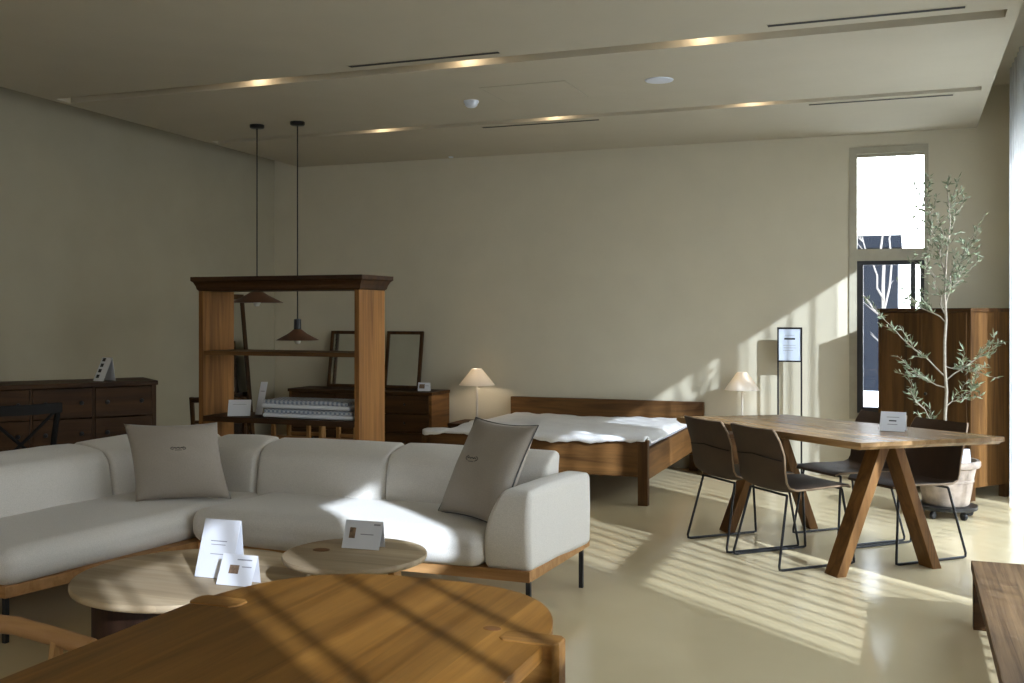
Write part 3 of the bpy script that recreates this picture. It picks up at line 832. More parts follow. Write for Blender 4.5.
# ================================================================== BED
bx0, bx1, by0, by1 = -3.56, -1.77, 7.42, 9.36
bed = thing('bed', 'low walnut bed frame under a rumpled white quilt by the back wall', 'bed', ((bx0 + bx1) / 2, (by0 + by1) / 2, 0))
bm = B(); box(bm, (bx0, by1 - 0.05, 0.14), (bx1 + 0.06, by1, 0.61), 0.004); part('headboard', bm, M['bedX'], bed, world=True)
bm = B(); box(bm, (bx0 + 0.02, by0, 0.21), (bx1 - 0.075, by0 + 0.045, 0.475), 0.004); part('footboard', bm, M['bedX'], bed, world=True)
for x in (bx0, bx1 - 0.04):
    bm = B(); box(bm, (x, by0 + 0.05, 0.19), (x + 0.04, by1 - 0.05, 0.41), 0.004); part('side_rail', bm, M['bedY'], bed, world=True)
for (x, y, z) in [(bx1 - 0.075, by0, 0.475), (bx0 - 0.03, by0, 0.475), (bx1 - 0.06, by1 - 0.10, 0.14), (bx0, by1 - 0.10, 0.14)]:
    bm = B(); box(bm, (x, y, 0), (x + 0.075, y + 0.06, z), 0.004); part('leg', bm, M['bedZ'], bed, world=True)
bm = B(); box(bm, (bx0 + 0.04, by0 + 0.05, 0.20), (bx1 - 0.04, by1 - 0.05, 0.25)); part('slat_base', bm, M['bedX'], bed, world=True)
bm = B(); softbox(bm, (bx0 + 0.055, by0 + 0.07, 0.252), (bx1 - 0.055, by1 - 0.115, 0.415), 0.05, 8)
single('mattress', bm, M['whitecloth'], 'thin white mattress lying in the walnut bed under the quilt', 'mattress', smooth='all')
# quilt: rumpled sheet with a ragged hem that falls over the foot rail
bm = B(); nx, ny = 84, 76; rows = []
for j in range(ny + 1):
    row = []
    for i in range(nx + 1):
        u = i / nx; v = j / ny
        x = bx0 - 0.01 + (bx1 - bx0 - 0.005) * u
        hem = 0.055 * noise.noise(Vector((u * 9, 0.3, 0))) + 0.02 * noise.noise(Vector((u * 31, 1.3, 0)))
        y = by0 - 0.03 + (by1 - 0.075 - by0 + 0.03) * v
        z = 0.470 - 0.028 * v + 0.024 * noise.noise(Vector((x * 2.4, y * 2.4, 0))) + 0.012 * noise.noise(Vector((x * 8, y * 8, 2)))
        edge = min(1, (1 - abs(2 * u - 1)) * 9)
        z = max(0.432, z - (0.05 if y > by0 + 0.15 else 0.01) * (1 - edge) ** 2)
        z += 0.006 * sin(pi * u) * sin(pi * min(1, v * 1.1))
        if y < by0 + 0.085:                                # fold over the foot rail
            z = max(z, 0.487 + 0.008 * noise.noise(Vector((x * 8, 3, 0))))
        if v == 0:
            z -= 0.006 + max(0, 0.012 + hem * 0.8)
            y = by0 - 0.012
        if j == 1: y = by0 - 0.014; z = 0.482
        row.append(bm.verts.new((x, y, z)))
    rows.append(row)
for j in range(ny):
    for i in range(nx): bm.faces.new((rows[j][i], rows[j][i + 1], rows[j + 1][i + 1], rows[j + 1][i]))
q = single('quilt', bm, M['quilt'], 'rumpled white quilt spread over the low walnut bed', 'quilt', smooth='all')
sd = q.modifiers.new('thick', 'SOLIDIFY'); sd.thickness = 0.014; sd.offset = 1

# nightstands and lamps
def nightstand(label, x0, x1, y0, y1, z):
    t = thing('nightstand', label, 'nightstand', ((x0 + x1) / 2, (y0 + y1) / 2, 0), 0, 'nightstands beside the bed')
    w, d = (x1 - x0) / 2, (y1 - y0) / 2
    bm = B(); box(bm, (-w, -d, z - 0.03), (w, d, z), 0.003); part('top', bm, M['walnutX'], t)
    bm = B()
    box(bm, (-w + 0.005, -d + 0.005, 0.03), (-w + 0.03, d - 0.005, z - 0.03)); box(bm, (w - 0.03, -d + 0.005, 0.03), (w - 0.005, d - 0.005, z - 0.03))
    box(bm, (-w + 0.03, d - 0.03, 0.03), (w - 0.03, d - 0.005, z - 0.03)); box(bm, (-w + 0.03, -d + 0.02, 0.03), (w - 0.03, d - 0.03, 0.06))
    part('carcass', bm, M['walnutZ'], t)
    bm = B(); box(bm, (-w + 0.033, -d + 0.002, 0.065), (w - 0.033, -d + 0.02, z - 0.035), 0.003); dr = part('drawer', bm, M['walnutX'], t)
    bm = B(); lathe(bm, [(0.006, 0), (0.012, 0.012), (0.010, 0.02), (0, 0.022)], seg=14); bmesh.ops.rotate(bm, matrix=Matrix.Rotation(pi / 2, 3, 'X'), verts=bm.verts)
    part('knob', bm, M['black'], dr, True, loc=(0, -d + 0.002, (z + 0.03) / 2))
    for sx in (-1, 1):
        for sy in (-1, 1):
            bm = B(); box(bm, (sx * (w - 0.025) - 0.02, sy * (d - 0.025) - 0.02, 0), (sx * (w - 0.025) + 0.02, sy * (d - 0.025) + 0.02, 0.03)); part('foot', bm, M['walnutZ'], t)
nightstand('low walnut nightstand between the bed and the mirror chest', -4.06, -3.62, 8.95, 9.36, 0.37)
nightstand('low walnut nightstand between the bed and the sign stand', -1.66, -1.16, 8.98, 9.36, 0.37)
def lamp(label, x, y, zb, zs, r):
    t = thing('table_lamp', label, 'lamp', (x, y, zb), 0, 'cream table lamps beside the bed')
    bm = B(); lathe(bm, [(0.075, 0), (0.075, 0.008), (0.06, 0.016), (0.014, 0.022)], seg=28); part('base', bm, M['lampmetal'], t, True)
    h = zs - zb
    bm = B(); tube(bm, [(0, 0, 0.018), (0, 0, h + 0.02)], 0.0105, 12); part('stem', bm, M['lampmetal'], t, True)
    bm = B(); lathe(bm, [(r, h), (r * 0.27, h + 0.155)], seg=40, cap=False); lathe(bm, [(r - 0.003, h + 0.001), (r * 0.27 - 0.003, h + 0.155)], seg=40, cap=False)
    part('lamp_shade', bm, M['shade'], t, 'all')
    bm = B(); lathe(bm, [(0.006, h + 0.02), (0.022, h + 0.045), (0.025, h + 0.06), (0.016, h + 0.082), (0, h + 0.087)], seg=16); part('bulb', bm, M['bulb'], t, True)
    bm = B(); bar(bm, (0.012, 0, h - 0.035), (0.028, 0, h - 0.035), 0.006, 0.006); part('switch', bm, M['lampmetal'], t)
    L = bpy.data.lights.new('lamp_light', 'POINT'); L.energy = 7.0; L.color = (1.0, 0.84, 0.66); L.shadow_soft_size = 0.03
    lo = bpy.data.objects.new('lamp_light', L); COL.objects.link(lo); lo.location = (x, y, zs + 0.06); return lo
l1 = lamp('cream cone table lamp on the nightstand beside the mirror chest', -3.83, 9.12, 0.371, 0.725, 0.172)
l2 = lamp('cream cone table lamp beside the framed sign stand', -1.345, 9.14, 0.371, 0.742, 0.152)
l2.data.energy = 0.9

# ================================================================== SIGN STAND
t = thing('sign_stand', 'slim black floor stand holding a framed pale blue notice', 'sign', (-0.955, 9.25, 0), radians(0))
w = 0.098
bm = B()
for s in (-1, 1): box(bm, (s * w - 0.007, -0.007, 0), (s * w + 0.007, 0.007, 1.285))
box(bm, (-w, -0.007, 1.27), (w, 0.007, 1.285)); box(bm, (-w, -0.007, 0.985), (w, 0.007, 0.998)); box(bm, (-w, -0.007, 0.10), (w, 0.007, 0.112))
part('frame', bm, M['black'], t)
bm = B(); box(bm, (-w - 0.02, -0.13, 0), (w + 0.02, 0.09, 0.012), 0.003); part('base', bm, M['black'], t)
bm = B(); box(bm, (-w + 0.007, -0.003, 0.998), (w - 0.007, 0.003, 1.27)); nb = part('notice', bm, M['paperblue'], t)
bm = B(); box(bm, (-0.045, -0.005, 1.178), (0.045, -0.0032, 1.193)); part('heading', bm, M['inkdark'], nb)
for k, (a, b) in enumerate([(-0.04, 0.04), (-0.055, 0.05), (-0.05, 0.055), (-0.055, 0.03)]):
    z = 1.215 if k == 0 else 1.15 - 0.022 * k
    bm = B(); box(bm, (a, -0.0045, z), (b, -0.0032, z + 0.003)); part('text_line', bm, M['ink'], nb)

# ================================================================== WARDROBE (stands diagonally in the corner)
P0 = Vector((0.437, 8.465)); wl, wd, wh = 0.86, 0.458, 1.445
wr = thing('wardrobe', 'tall walnut wardrobe set diagonally in the corner by the curtain', 'wardrobe', (P0.x, P0.y, 0), radians(140.5))
# local: +X runs along the front to the left end, +Y runs ... the body lies at local -Y
bm = B(); box(bm, (-0.01, -wd - 0.005, wh - 0.03), (wl + 0.01, 0.012, wh), 0.003); part('top', bm, M['walnutX'], wr)
bm = B()
box(bm, (0.0, -wd, 0.10), (0.028, 0, wh - 0.03)); box(bm, (wl - 0.028, -wd, 0.10), (wl, 0, wh - 0.03))
box(bm, (0.028, -wd, 0.10), (wl - 0.028, -wd + 0.02, wh - 0.03)); box(bm, (0.028, -wd + 0.02, 0.10), (wl - 0.028, -0.02, 0.13))
part('carcass', bm, M['wardZ'], wr)
for (a, b, kx) in [(0.035, wl / 2 - 0.002, wl / 2 - 0.04), (wl / 2 + 0.002, wl - 0.035, wl / 2 + 0.04)]:
    bm = B(); box(bm, (a, -0.02, 0.135), (b, 0.004, wh - 0.035), 0.003); d = part('door', bm, M['wardZ'], wr)
    bm = B(); lathe(bm, [(0.006, 0), (0.013, 0.014), (0.010, 0.022), (0, 0.024)], seg=14); bmesh.ops.rotate(bm, matrix=Matrix.Rotation(-pi / 2, 3, 'X'), verts=bm.verts)
    part('knob', bm, M['black'], d, True, loc=(kx, 0.004, 0.78))
for (x, y) in [(0.0, -0.055), (wl - 0.055, -0.055), (0.0, -wd), (wl - 0.055, -wd)]:
    bm = B(); box(bm, (x, y, 0), (x + 0.055, y + 0.055, 0.10)); part('leg', bm, M['walnutZ'], wr)

# ================================================================== POTTED OLIVE TREE
px_, py_ = 0.245, 7.80
dl = thing('plant_dolly', 'round black caster dolly under the clay pot', 'plant stand', (px_, py_, 0))
bm = B(); lathe(bm, [(0.20, 0.06), (0.205, 0.066), (0.205, 0.085), (0.19, 0.088)], seg=36); part('platform', bm, M['black'], dl, True)
for k in range(5):
    a = 2 * pi * k / 5 + 0.4
    bm = B(); lathe(bm, [(0.026, -0.011), (0.028, 0), (0.026, 0.011)], seg=16)
    bmesh.ops.rotate(bm, matrix=Matrix.Rotation(pi / 2, 3, 'X') , verts=bm.verts); bmesh.ops.rotate(bm, matrix=Matrix.Rotation(a, 3, 'Z'), verts=bm.verts)
    bmesh.ops.translate(bm, vec=(0.165 * cos(a), 0.165 * sin(a), 0.028), verts=bm.verts)
    box(bm, (0.165 * cos(a) - 0.01, 0.165 * sin(a) - 0.01, 0.03), (0.165 * cos(a) + 0.01, 0.165 * sin(a) + 0.01, 0.062))
    part('caster', bm, M['black'], dl, True)
pot = thing('plant_pot', 'weathered terracotta pot with a rolled rim behind the dining table', 'pot', (px_, py_, 0.088))
bm = B()
lathe(bm, [(0.155, 0.0), (0.165, 0.01), (0.192, 0.16), (0.198, 0.163), (0.198, 0.175), (0.194, 0.178), (0.212, 0.255), (0.235, 0.262), (0.243, 0.275), (0.243, 0.298), (0.235, 0.308), (0.215, 0.308), (0.208, 0.295), (0.200, 0.25)], seg=44, cap=False)
lathe(bm, [(0.155, 0.0), (0.0, 0.0)], seg=44, cap=False)
bmesh.ops.scale(bm, vec=(0.92, 0.92, 1), verts=bm.verts)
part('body', bm, M['terracotta'], pot, True)
bm = B(); lathe(bm, [(0.185, 0.25), (0.12, 0.262), (0.0, 0.268)], seg=30, cap=False); part('soil', bm, M['soil'], pot, True)
tree = thing('olive_tree', 'slender olive tree with sparse grey green leaves in the clay pot', 'tree', (px_, py_, 0.34))
rnd = random.Random(11)
tips = []
bt = B()
def limb(bm, a, b, r0, r1, n=6, wob=0.02):
    a, b = Vector(a), Vector(b); pts = []; rr = []
    for k in range(n + 1):
        s = k / n
        w = Vector((rnd.uniform(-1, 1), rnd.uniform(-1, 1), rnd.uniform(-0.5, 0.5))) * (wob if 0 < k < n else 0)
        pts.append(a.lerp(b, s) + w); rr.append(r0 + (r1 - r0) * s)
    tube(bm, pts, rr, 6); return pts
trunk = limb(bt, (0, 0, 0.018), (0.0, 0.0, 1.36), 0.014, 0.009, 8, 0.008)
part('trunk', bt, M['bark'], tree, True)
twigs = []
def branch(a, b, r, sub=4, spread=0.16):
    bm = B(); pts = limb(bm, a, b, r, r * 0.45, 6, 0.02); twigs.append(pts[2:])
    for k in range(sub):
        s = pts[rnd.randint(2, 6)]
        d = (Vector(b) - Vector(a)).normalized() * rnd.uniform(0.05, 0.15) + Vector((rnd.uniform(-1, 1), rnd.uniform(-1, 1), rnd.uniform(-0.4, 1))) * spread
        twigs.append(limb(bm, s, s + d, r * 0.45, r * 0.2, 4, 0.008))
    return part('branch', bm, M['bark'], tree, True)
T = lambda z: (0.0, 0.0, z)
branch(T(1.34), (0.02, 0.0, 2.02), 0.007, 8, 0.11)
branch(T(0.16), (-0.22, 0.0, 0.50), 0.005, 6, 0.09)
branch(T(0.40), (0.17, -0.02, 0.56), 0.004, 5, 0.08)
branch(T(1.30), (-0.11, 0.03, 1.66), 0.006, 8, 0.15)
branch(T(1.22), (0.13, -0.02, 1.52), 0.006, 8, 0.11)
branch(T(1.10), (0.10, 0.05, 1.40), 0.005, 7, 0.14)
branch(T(1.05), (-0.13, -0.03, 1.45), 0.005, 7, 0.15)
branch(T(0.62), (-0.40, -0.02, 1.02), 0.006, 8, 0.12)
branch(T(0.55), (-0.25, 0.05, 0.66), 0.005, 5, 0.10)
branch(T(0.60), (0.30, -0.03, 0.84), 0.005, 6, 0.08)
branch(T(0.70), (0.16, 0.03, 0.66), 0.004, 5, 0.10)
branch(T(1.0), (-0.30, 0.04, 1.22), 0.005, 7, 0.12)
branch(T(1.32), (-0.16, 0.05, 1.98), 0.005, 8, 0.12)
bm = B()
def leaf(bm, p, d, L, w):
    d = d.normalized(); s = d.cross(Vector((rnd.uniform(-1, 1), rnd.uniform(-1, 1), rnd.uniform(-1, 1))))
    if s.length < 1e-3: return
    s.normalize(); n = d.cross(s)
    a = bm.verts.new(p); b = bm.verts.new(p + d * L * 0.45 + s * w); c = bm.verts.new(p + d * L - n * L * 0.12); e = bm.verts.new(p + d * L * 0.45 - s * w)
    m = bm.verts.new(p + d * L * 0.5 + n * L * 0.06)
    bm.faces.new((a, b, m)); bm.faces.new((b, c, m)); bm.faces.new((c, e, m)); bm.faces.new((e, a, m))
for tw in twigs:
    for i in range(1, len(tw)):
        for q_ in range(3):
            p = tw[i].lerp(tw[i - 1], rnd.random()); t_ = (tw[i] - tw[i - 1]).normalized()
            leaf(bm, p, t_ * 0.6 + Vector((rnd.uniform(-1, 1), rnd.uniform(-1, 1), rnd.uniform(-0.6, 0.9))), rnd.uniform(0.038, 0.064), rnd.uniform(0.005, 0.008))
part('foliage', bm, M['leaf'], tree)
card('pale blue plant label leaning in the clay pot', (px_ + 0.11, py_ - 0.10, 0.352), radians(15), 0.10, 0.13, radians(16), blue=True, fold=False,
     lines=[(-0.5, 0.5, 0.7, 0.73), (-0.5, 0.3, 0.55, 0.58)])

# ================================================================== LOW BENCH AT THE RIGHT
t = thing('low_bench', 'long low rustic wooden bench beside the window wall', 'bench', (0.47, 3.7, 0))
bm = B(); box(bm, (-0.205, -1.45, 0.245), (0.205, 1.42, 0.29), 0.005); part('seat', bm, M['bench'], t)
for (y) in (1.36, -1.35):
    bm = B(); box(bm, (-0.20, y - 0.03, 0), (0.20, y + 0.03, 0.245), 0.004); part('leg_panel', bm, M['walnutX'], t)
bm = B(); box(bm, (-0.03, -1.3, 0.17), (0.03, 1.32, 0.245)); part('stretcher', bm, M['walnutY'], t)

# ================================================================== OPEN SHELF UNIT + WHAT STANDS ON IT
sx_0, sx_1, sy_0, sy_1 = -4.468, -3.242, 5.80, 6.145
t = thing('open_shelf', 'tall open walnut shelf unit with a moulded top behind the sofa', 'shelf', ((sx_0 + sx_1) / 2, (sy_0 + sy_1) / 2, 0))
for x in (sx_0, sx_1 - 0.035):
    bm = B(); box(bm, (x, sy_0, 0), (x + 0.035, sy_1, 1.555), 0.003); part('side_panel', bm, M['shelfZ'], t, world=True)
bm = B()
prof = [(0.0, 1.555), (0.012, 1.565), (0.018, 1.585), (0.035, 1.612), (0.05, 1.622), (0.05, 1.648), (0.0, 1.650)]
rings = []
for off, z in prof:
    rings.append([bm.verts.new(p) for p in ((sx_0 - off * 0.6, sy_0 - off, z), (sx_1 + off, sy_0 - off, z), (sx_1 + off, sy_1 + off * 0.5, z), (sx_0 - off * 0.6, sy_1 + off * 0.5, z))])
for a, b in zip(rings, rings[1:]):
    for k in range(4): bm.faces.new((a[k], a[(k + 1) % 4], b[(k + 1) % 4], b[k]))
bm.faces.new(rings[0][::-1]); bm.faces.new(rings[-1])
part('cornice', bm, M['shelfX'], t, world=True)
bm = B(); box(bm, (sx_0 + 0.035, sy_0 + 0.006, 1.125), (sx_1 - 0.035, sy_1, 1.152)); part('shelf_board', bm, M['bedX'], t, world=True)
bm = B(); box(bm, (sx_0 + 0.035, sy_0, 0.68), (sx_1 - 0.035, sy_1, 0.715)); part('shelf_board', bm, M['shelfX'], t, world=True)
bm = B(); box(bm, (sx_0 + 0.035, sy_0, 0.10), (sx_1 - 0.035, sy_1, 0.13)); part('shelf_board', bm, M['shelfX'], t, world=True)
# folded cloths
def folded(label, x0, x1, y0, y1, z0, h, m):
    t = thing('folded_quilt', label, 'quilt', ((x0 + x1) / 2, (y0 + y1) / 2, z0), 0, 'folded quilts on the shelf')
    w, d = (x1 - x0) / 2, (y1 - y0) / 2
    for k in range(2):
        bm = B(); softbox(bm, (-w + 0.008 * k, -d, k * h / 2), (w - 0.012 * k, d - 0.01 * k, (k + 1) * h / 2), h / 4 - 0.001, 10, None, 0.0025, 9)
        part('layer', bm, m if k else M['whitecloth'], t, 'all')
folded('lower folded blue check quilt with a white lining, under another', -3.985, -3.30, 5.83, 6.11, 0.719, 0.055, M['bluecheck'])
folded('upper folded blue check quilt with a white lining, topmost', -4.0, -3.335, 5.84, 6.11, 0.779, 0.055, M['bluecheck'])
card('white paper card propped at the left end of the shelf board', (-4.19, 5.86, 0.716), radians(25), 0.15, 0.115, radians(25), fold=False, lines=[(-0.6, 0.6, 0.7, 0.72)])
card('narrow pale leaflet standing behind the folded quilts', (-4.13, 6.0, 0.716), radians(10), 0.05, 0.235, radians(24), fold=False, lines=[(-0.6, 0.6, 0.7, 0.72)])
# light wooden stools behind the shelf
st = thing('slatted_stool', 'light wooden slatted stool seen under the shelf board, nearest the post', 'stool', (-3.80, 6.62, 0), 0, 'light stools behind the shelf')
for sx in (-1, 1):
    for sy in (-1, 1):
        bm = B(); bar(bm, (sx * 0.15, sy * 0.13, 0), (sx * 0.14, sy * 0.12, 0.60), 0.028, 0.028, (1, 0, 0), 0.004); part('leg', bm, M['oakZ'], st)
bm = B()
for k in range(4): box(bm, (-0.17, -0.14 + 0.075 * k, 0.60), (0.17, -0.085 + 0.075 * k, 0.62))
part('seat', bm, M['oakX'], st)
for yy in (-0.125, 0.125):
    bm = B(); bar(bm, (-0.15, yy, 0.50), (0.15, yy, 0.50), 0.02, 0.025); part('stretcher', bm, M['oakX'], st)
dup(st, (-4.22, 6.64, 0), 0.1, 'light wooden slatted stool seen under the shelf board, in the middle')

# ================================================================== PENDANTS
def pendant(label, x, y, zb, r, h, neck):
    t = thing('pendant_lamp', label, 'lamp', (x, y, ZC), 0, 'rust coloured hanging lamps')
    z = zb - ZC
    bm = B(); lathe(bm, [(0.058, 0), (0.058, -0.022), (0.05, -0.028), (0.008, -0.03)], seg=24); part('ceiling_cap', bm, M['black'], t, True)
    bm = B(); tube(bm, [(0, 0, -0.028), (0, 0, z + h + neck)], 0.005, 6); part('cord', bm, M['black'], t, True)
    bm = B(); lathe(bm, [(0.010, z + h + neck), (0.028, z + h + neck - 0.006), (0.030, z + h - 0.01), (0.028, z + h - 0.012)], seg=20); part('socket', bm, M['black'], t, True)
    bm = B(); lathe(bm, [(0.03, z + h), (r * 0.45, z + h * 0.58), (r, z), (r - 0.004, z), (r * 0.45 - 0.004, z + h * 0.55), (0.026, z + h - 0.006)], seg=40, cap=False); part('lamp_shade', bm, M['pendant'], t, True)
    bm = B(); lathe(bm, [(0.014, z + h - 0.015), (0.03, z + 0.02), (0.03, z - 0.005), (0.018, z - 0.028), (0, z - 0.032)], seg=16); part('bulb', bm, M['deadbulb'], t, True)
pendant('rust coloured hanging lamp with the wide shallow shade', -4.957, 7.18, 1.492, 0.215, 0.10, 0.02)
pendant('rust coloured hanging lamp with the smaller, lower shade', -4.576, 7.183, 1.19, 0.172, 0.088, 0.085)

# ================================================================== CHEST WITH MIRRORS
cx0, cx1, cy0, cy1, cz = -5.80, -4.225, 8.95, 9.36, 0.655
t = thing('chest_of_drawers', 'dark walnut chest of drawers under the two mirrors', 'chest', ((cx0 + cx1) / 2, (cy0 + cy1) / 2, 0))
bm = B(); box(bm, (cx0 - 0.01, cy0 - 0.012, cz - 0.03), (cx1 + 0.01, cy1, cz), 0.003); part('top', bm, M['walnutX'], t, world=True)
bm = B()
box(bm, (cx0, cy0, 0.05), (cx0 + 0.03, cy1, cz - 0.03)); box(bm, (cx1 - 0.03, cy0, 0.05), (cx1, cy1, cz - 0.03)); box(bm, (cx0 + 0.03, cy1 - 0.02, 0.05), (cx1 - 0.03, cy1, cz - 0.03)); box(bm, (cx0 + 0.03, cy0 + 0.02, 0.05), (cx1 - 0.03, cy1 - 0.02, 0.08))
part('carcass', bm, M['bedY'], t, world=True)
nc = 3; cw = (cx1 - cx0 - 0.06) / nc
for i in range(nc):
    for j in range(3):
        a = cx0 + 0.03 + cw * i + 0.004; zb = 0.085 + j * 0.18
        bm = B(); box(bm, (a, cy0 - 0.004, zb), (a + cw - 0.008, cy0 + 0.018, zb + 0.173), 0.003); d = part('drawer', bm, M['walnutX'], t, world=True)
        bm = B(); lathe(bm, [(0.006, 0), (0.012, 0.012), (0.009, 0.02), (0, 0.022)], seg=12); bmesh.ops.rotate(bm, matrix=Matrix.Rotation(pi / 2, 3, 'X'), verts=bm.verts)
        bmesh.ops.translate(bm, vec=(a + cw / 2, cy0 - 0.004, zb + 0.09), verts=bm.verts); part('knob', bm, M['black'], d, True, world=True)
for x in (cx0, cx1 - 0.05):
    for y in (cy0, cy1 - 0.05):
        bm = B(); box(bm, (x, y, 0), (x + 0.05, y + 0.05, 0.05)); part('foot', bm, M['walnutZ'], t, world=True)
def mirror(label, loc, rotz, w, h, lean, fw, mat_):
    """frame leaning back by `lean`; front faces local -Y"""
    t = thing('leaning_mirror', label, 'mirror', loc, rotz)
    R = Matrix.Rotation(-lean, 4, 'X')
    bm = B()
    box(bm, (-w / 2, 0, 0), (-w / 2 + fw, 0.025, h)); box(bm, (w / 2 - fw, 0, 0), (w / 2, 0.025, h))
    box(bm, (-w / 2 + fw, 0, 0), (w / 2 - fw, 0.025, fw)); box(bm, (-w / 2 + fw, 0, h - fw), (w / 2 - fw, 0.025, h))
    bmesh.ops.transform(bm, matrix=R, verts=bm.verts); part('frame', bm, mat_, t)
    bm = B(); box(bm, (-w / 2 + fw, 0.008, fw), (w / 2 - fw, 0.014, h - fw)); bmesh.ops.transform(bm, matrix=R, verts=bm.verts); part('mirror_glass', bm, M['mirror'], t)
    bm = B(); box(bm, (-w / 2 + 0.01, 0.0255, 0.01), (w / 2 - 0.01, 0.03, h - 0.01)); bmesh.ops.transform(bm, matrix=R, verts=bm.verts); part('backing', bm, M['blackwood'], t)
    return t
mirror('dark framed mirror leaning on the chest, behind the shelf post', (-5.335, 9.23, cz + 0.006), 0, 0.40, 0.575, radians(9), 0.032, M['walnutZ'])
mirror('dark framed mirror leaning on the chest, nearer the bedside lamp', (-4.69, 9.23, cz + 0.006), 0, 0.40, 0.575, radians(9), 0.032, M['walnutZ'])
mirror('tall narrow floor mirror leaning against the left wall', (-6.01, 8.42, 0.0), radians(90), 0.56, 1.60, radians(5.5), 0.05, M['walnutZ'])
card('small white card on the mirror chest beside the lamp', (-4.36, 9.06, cz + 0.001), radians(10), 0.12, 0.085, radians(18), swatch=(-0.8, 0.1, 0.3, 0.8), lines=[(0.2, 0.8, 0.6, 0.65)])

# ================================================================== SIDEBOARD, BLACK CHAIRS
fd = Vector((0.61, 0.79)); ra = atan2(fd.y, fd.x)
e1 = Vector((-4.865, 5.85))
sbL = 1.20; o0 = e1 - fd * sbL
sb = thing('sideboard', 'long plank fronted wooden sideboard along the left wall', 'sideboard', (o0.x, o0.y, 0), ra)
# local: +X along the front towards the far end, front at y=0 facing -Y, body behind
bm = B(); box(bm, (-0.01, -0.015, 0.91), (sbL + 0.01, 0.44, 0.94), 0.003); part('top', bm, M['walnutX'], sb)
bm = B()
dw = (sbL - 0.09) / 3
for x in (0, sbL - 0.03): box(bm, (x, 0, 0.06), (x + 0.03, 0.43, 0.91))
for k in (1, 2): box(bm, (0.03 + dw * k + 0.015 * (k - 1), 0.0, 0.06), (0.045 + dw * k + 0.015 * (k - 1), 0.41, 0.91))
box(bm, (0.03, 0.41, 0.06), (sbL - 0.03, 0.43, 0.91)); box(bm, (0.03, 0.02, 0.06), (sbL - 0.03, 0.41, 0.09))
part('carcass', bm, M['walnutZ'], sb)
for i in range(3):
    for j in range(4):
        a = 0.03 + (dw + 0.015) * i + 0.003; zb = 0.095 + j * 0.204
        bm = B(); box(bm, (a, -0.008, zb), (a + dw - 0.006, 0.018, zb + 0.197), 0.003); d = part('drawer', bm, M['walnutX'], sb)
        for kx in (0.2, 0.8):
            bm = B(); lathe(bm, [(0.007, 0), (0.015, 0.013), (0.012, 0.022), (0, 0.025)], seg=12); bmesh.ops.rotate(bm, matrix=Matrix.Rotation(pi / 2, 3, 'X'), verts=bm.verts)
            part('knob', bm, M['black'], d, True, loc=(a + dw * kx, -0.008, zb + 0.10))
for x in (0, sbL - 0.06):
    for y in (0.0, 0.37):
        bm = B(); box(bm, (x, y, 0), (x + 0.06, y + 0.06, 0.06)); part('foot', bm, M['walnutZ'], sb)
pc = e1 - fd * 0.36 + Vector((-0.79, 0.61)) * 0.10
card('white leaflet with four small pictures on the sideboard', (pc.x, pc.y, 0.941), radians(-8), 0.10, 0.175, radians(26), fold=True)
lf = [o for o in bpy.data.objects if o.name.startswith('info_card') and o.get('label', '').startswith('white leaflet')][0]
for k in range(4):
    bm = B(); z = 0.022 + 0.037 * k; ln = radians(26)
    bar(bm, (-0.02, z * tan(ln) - 0.0035, z), (-0.02, (z + 0.022) * tan(ln) - 0.0035, z + 0.022), 0.028, 0.0015, (0, -1, 0)); part('photo_print', bm, M['inkdark'], lf)

def crossback(label):
    """faces +Y, back at -Y"""
    t = thing('cross_back_chair', label, 'chair', (0, 0, 0), 0, 'black cross-back chairs behind the sofa')
    bm = B(); softbox(bm, (-0.20, -0.18, 0.43), (0.20, 0.22, 0.46), 0.014, 6); part('seat', bm, M['blackwood'], t, 'all')
    for s in (-1, 1):
        bm = B(); tube(bm, [(s * 0.18, -0.20, 0), (s * 0.178, -0.17, 0.45), (s * 0.195, -0.20, 0.70), (s * 0.205, -0.235, 0.86)], [0.016, 0.018, 0.017, 0.017], 8); part('rear_leg', bm, M['blackwood'], t, True)
        bm = B(); tube(bm, [(s * 0.19, 0.20, 0), (s * 0.18, 0.19, 0.44)], [0.014, 0.019], 8); part('front_leg', bm, M['blackwood'], t, True)
    bm = B()
    pts = [(-0.225 + 0.45 * k / 10, -0.235 - 0.05 * sin(pi * k / 10), 0.865 + 0.0 * k) for k in range(11)]
    ring = []
    for p in pts:
        x, y, z = p
        ring.append([bm.verts.new((x, y - 0.012, z - 0.035)), bm.verts.new((x, y + 0.012, z - 0.035)), bm.verts.new((x, y + 0.014, z + 0.022)), bm.verts.new((x, y - 0.010, z + 0.022))])
    for a, b in zip(ring, ring[1:]):
        for k in range(4): bm.faces.new((a[k], a[(k + 1) % 4], b[(k + 1) % 4], b[k]))
    bm.faces.new(ring[0][::-1]); bm.faces.new(ring[-1]); part('top_rail', bm, M['blackwood'], t, True)
    for s in (-1, 1):
        bm = B(); pts = [(s * (-0.19 + 0.38 * k / 8), -0.225 - 0.03 * sin(pi * k / 8) + 0.035 * (1 - k / 8) - 0.004 * s, 0.48 + 0.36 * k / 8) for k in range(9)]
        tube(bm, pts, 0.010, 6); part('cross_brace', bm, M['blackwood'], t, True)
    for s in (-1, 1):
        bm = B(); tube(bm, [(s * 0.18, -0.18, 0.2), (s * 0.185, 0.19, 0.2)], 0.009, 6); part('stretcher', bm, M['blackwood'], t, True)
    return t
c1 = crossback('black cross-back chair just behind the left arm of the sofa')
c1.location = (-4.90, 4.62, 0); c1.rotation_euler = (0, 0, radians(62))
dup(c1, (-5.52, 4.42, 0), radians(70), 'black cross-back chair farther back beside the sideboard')

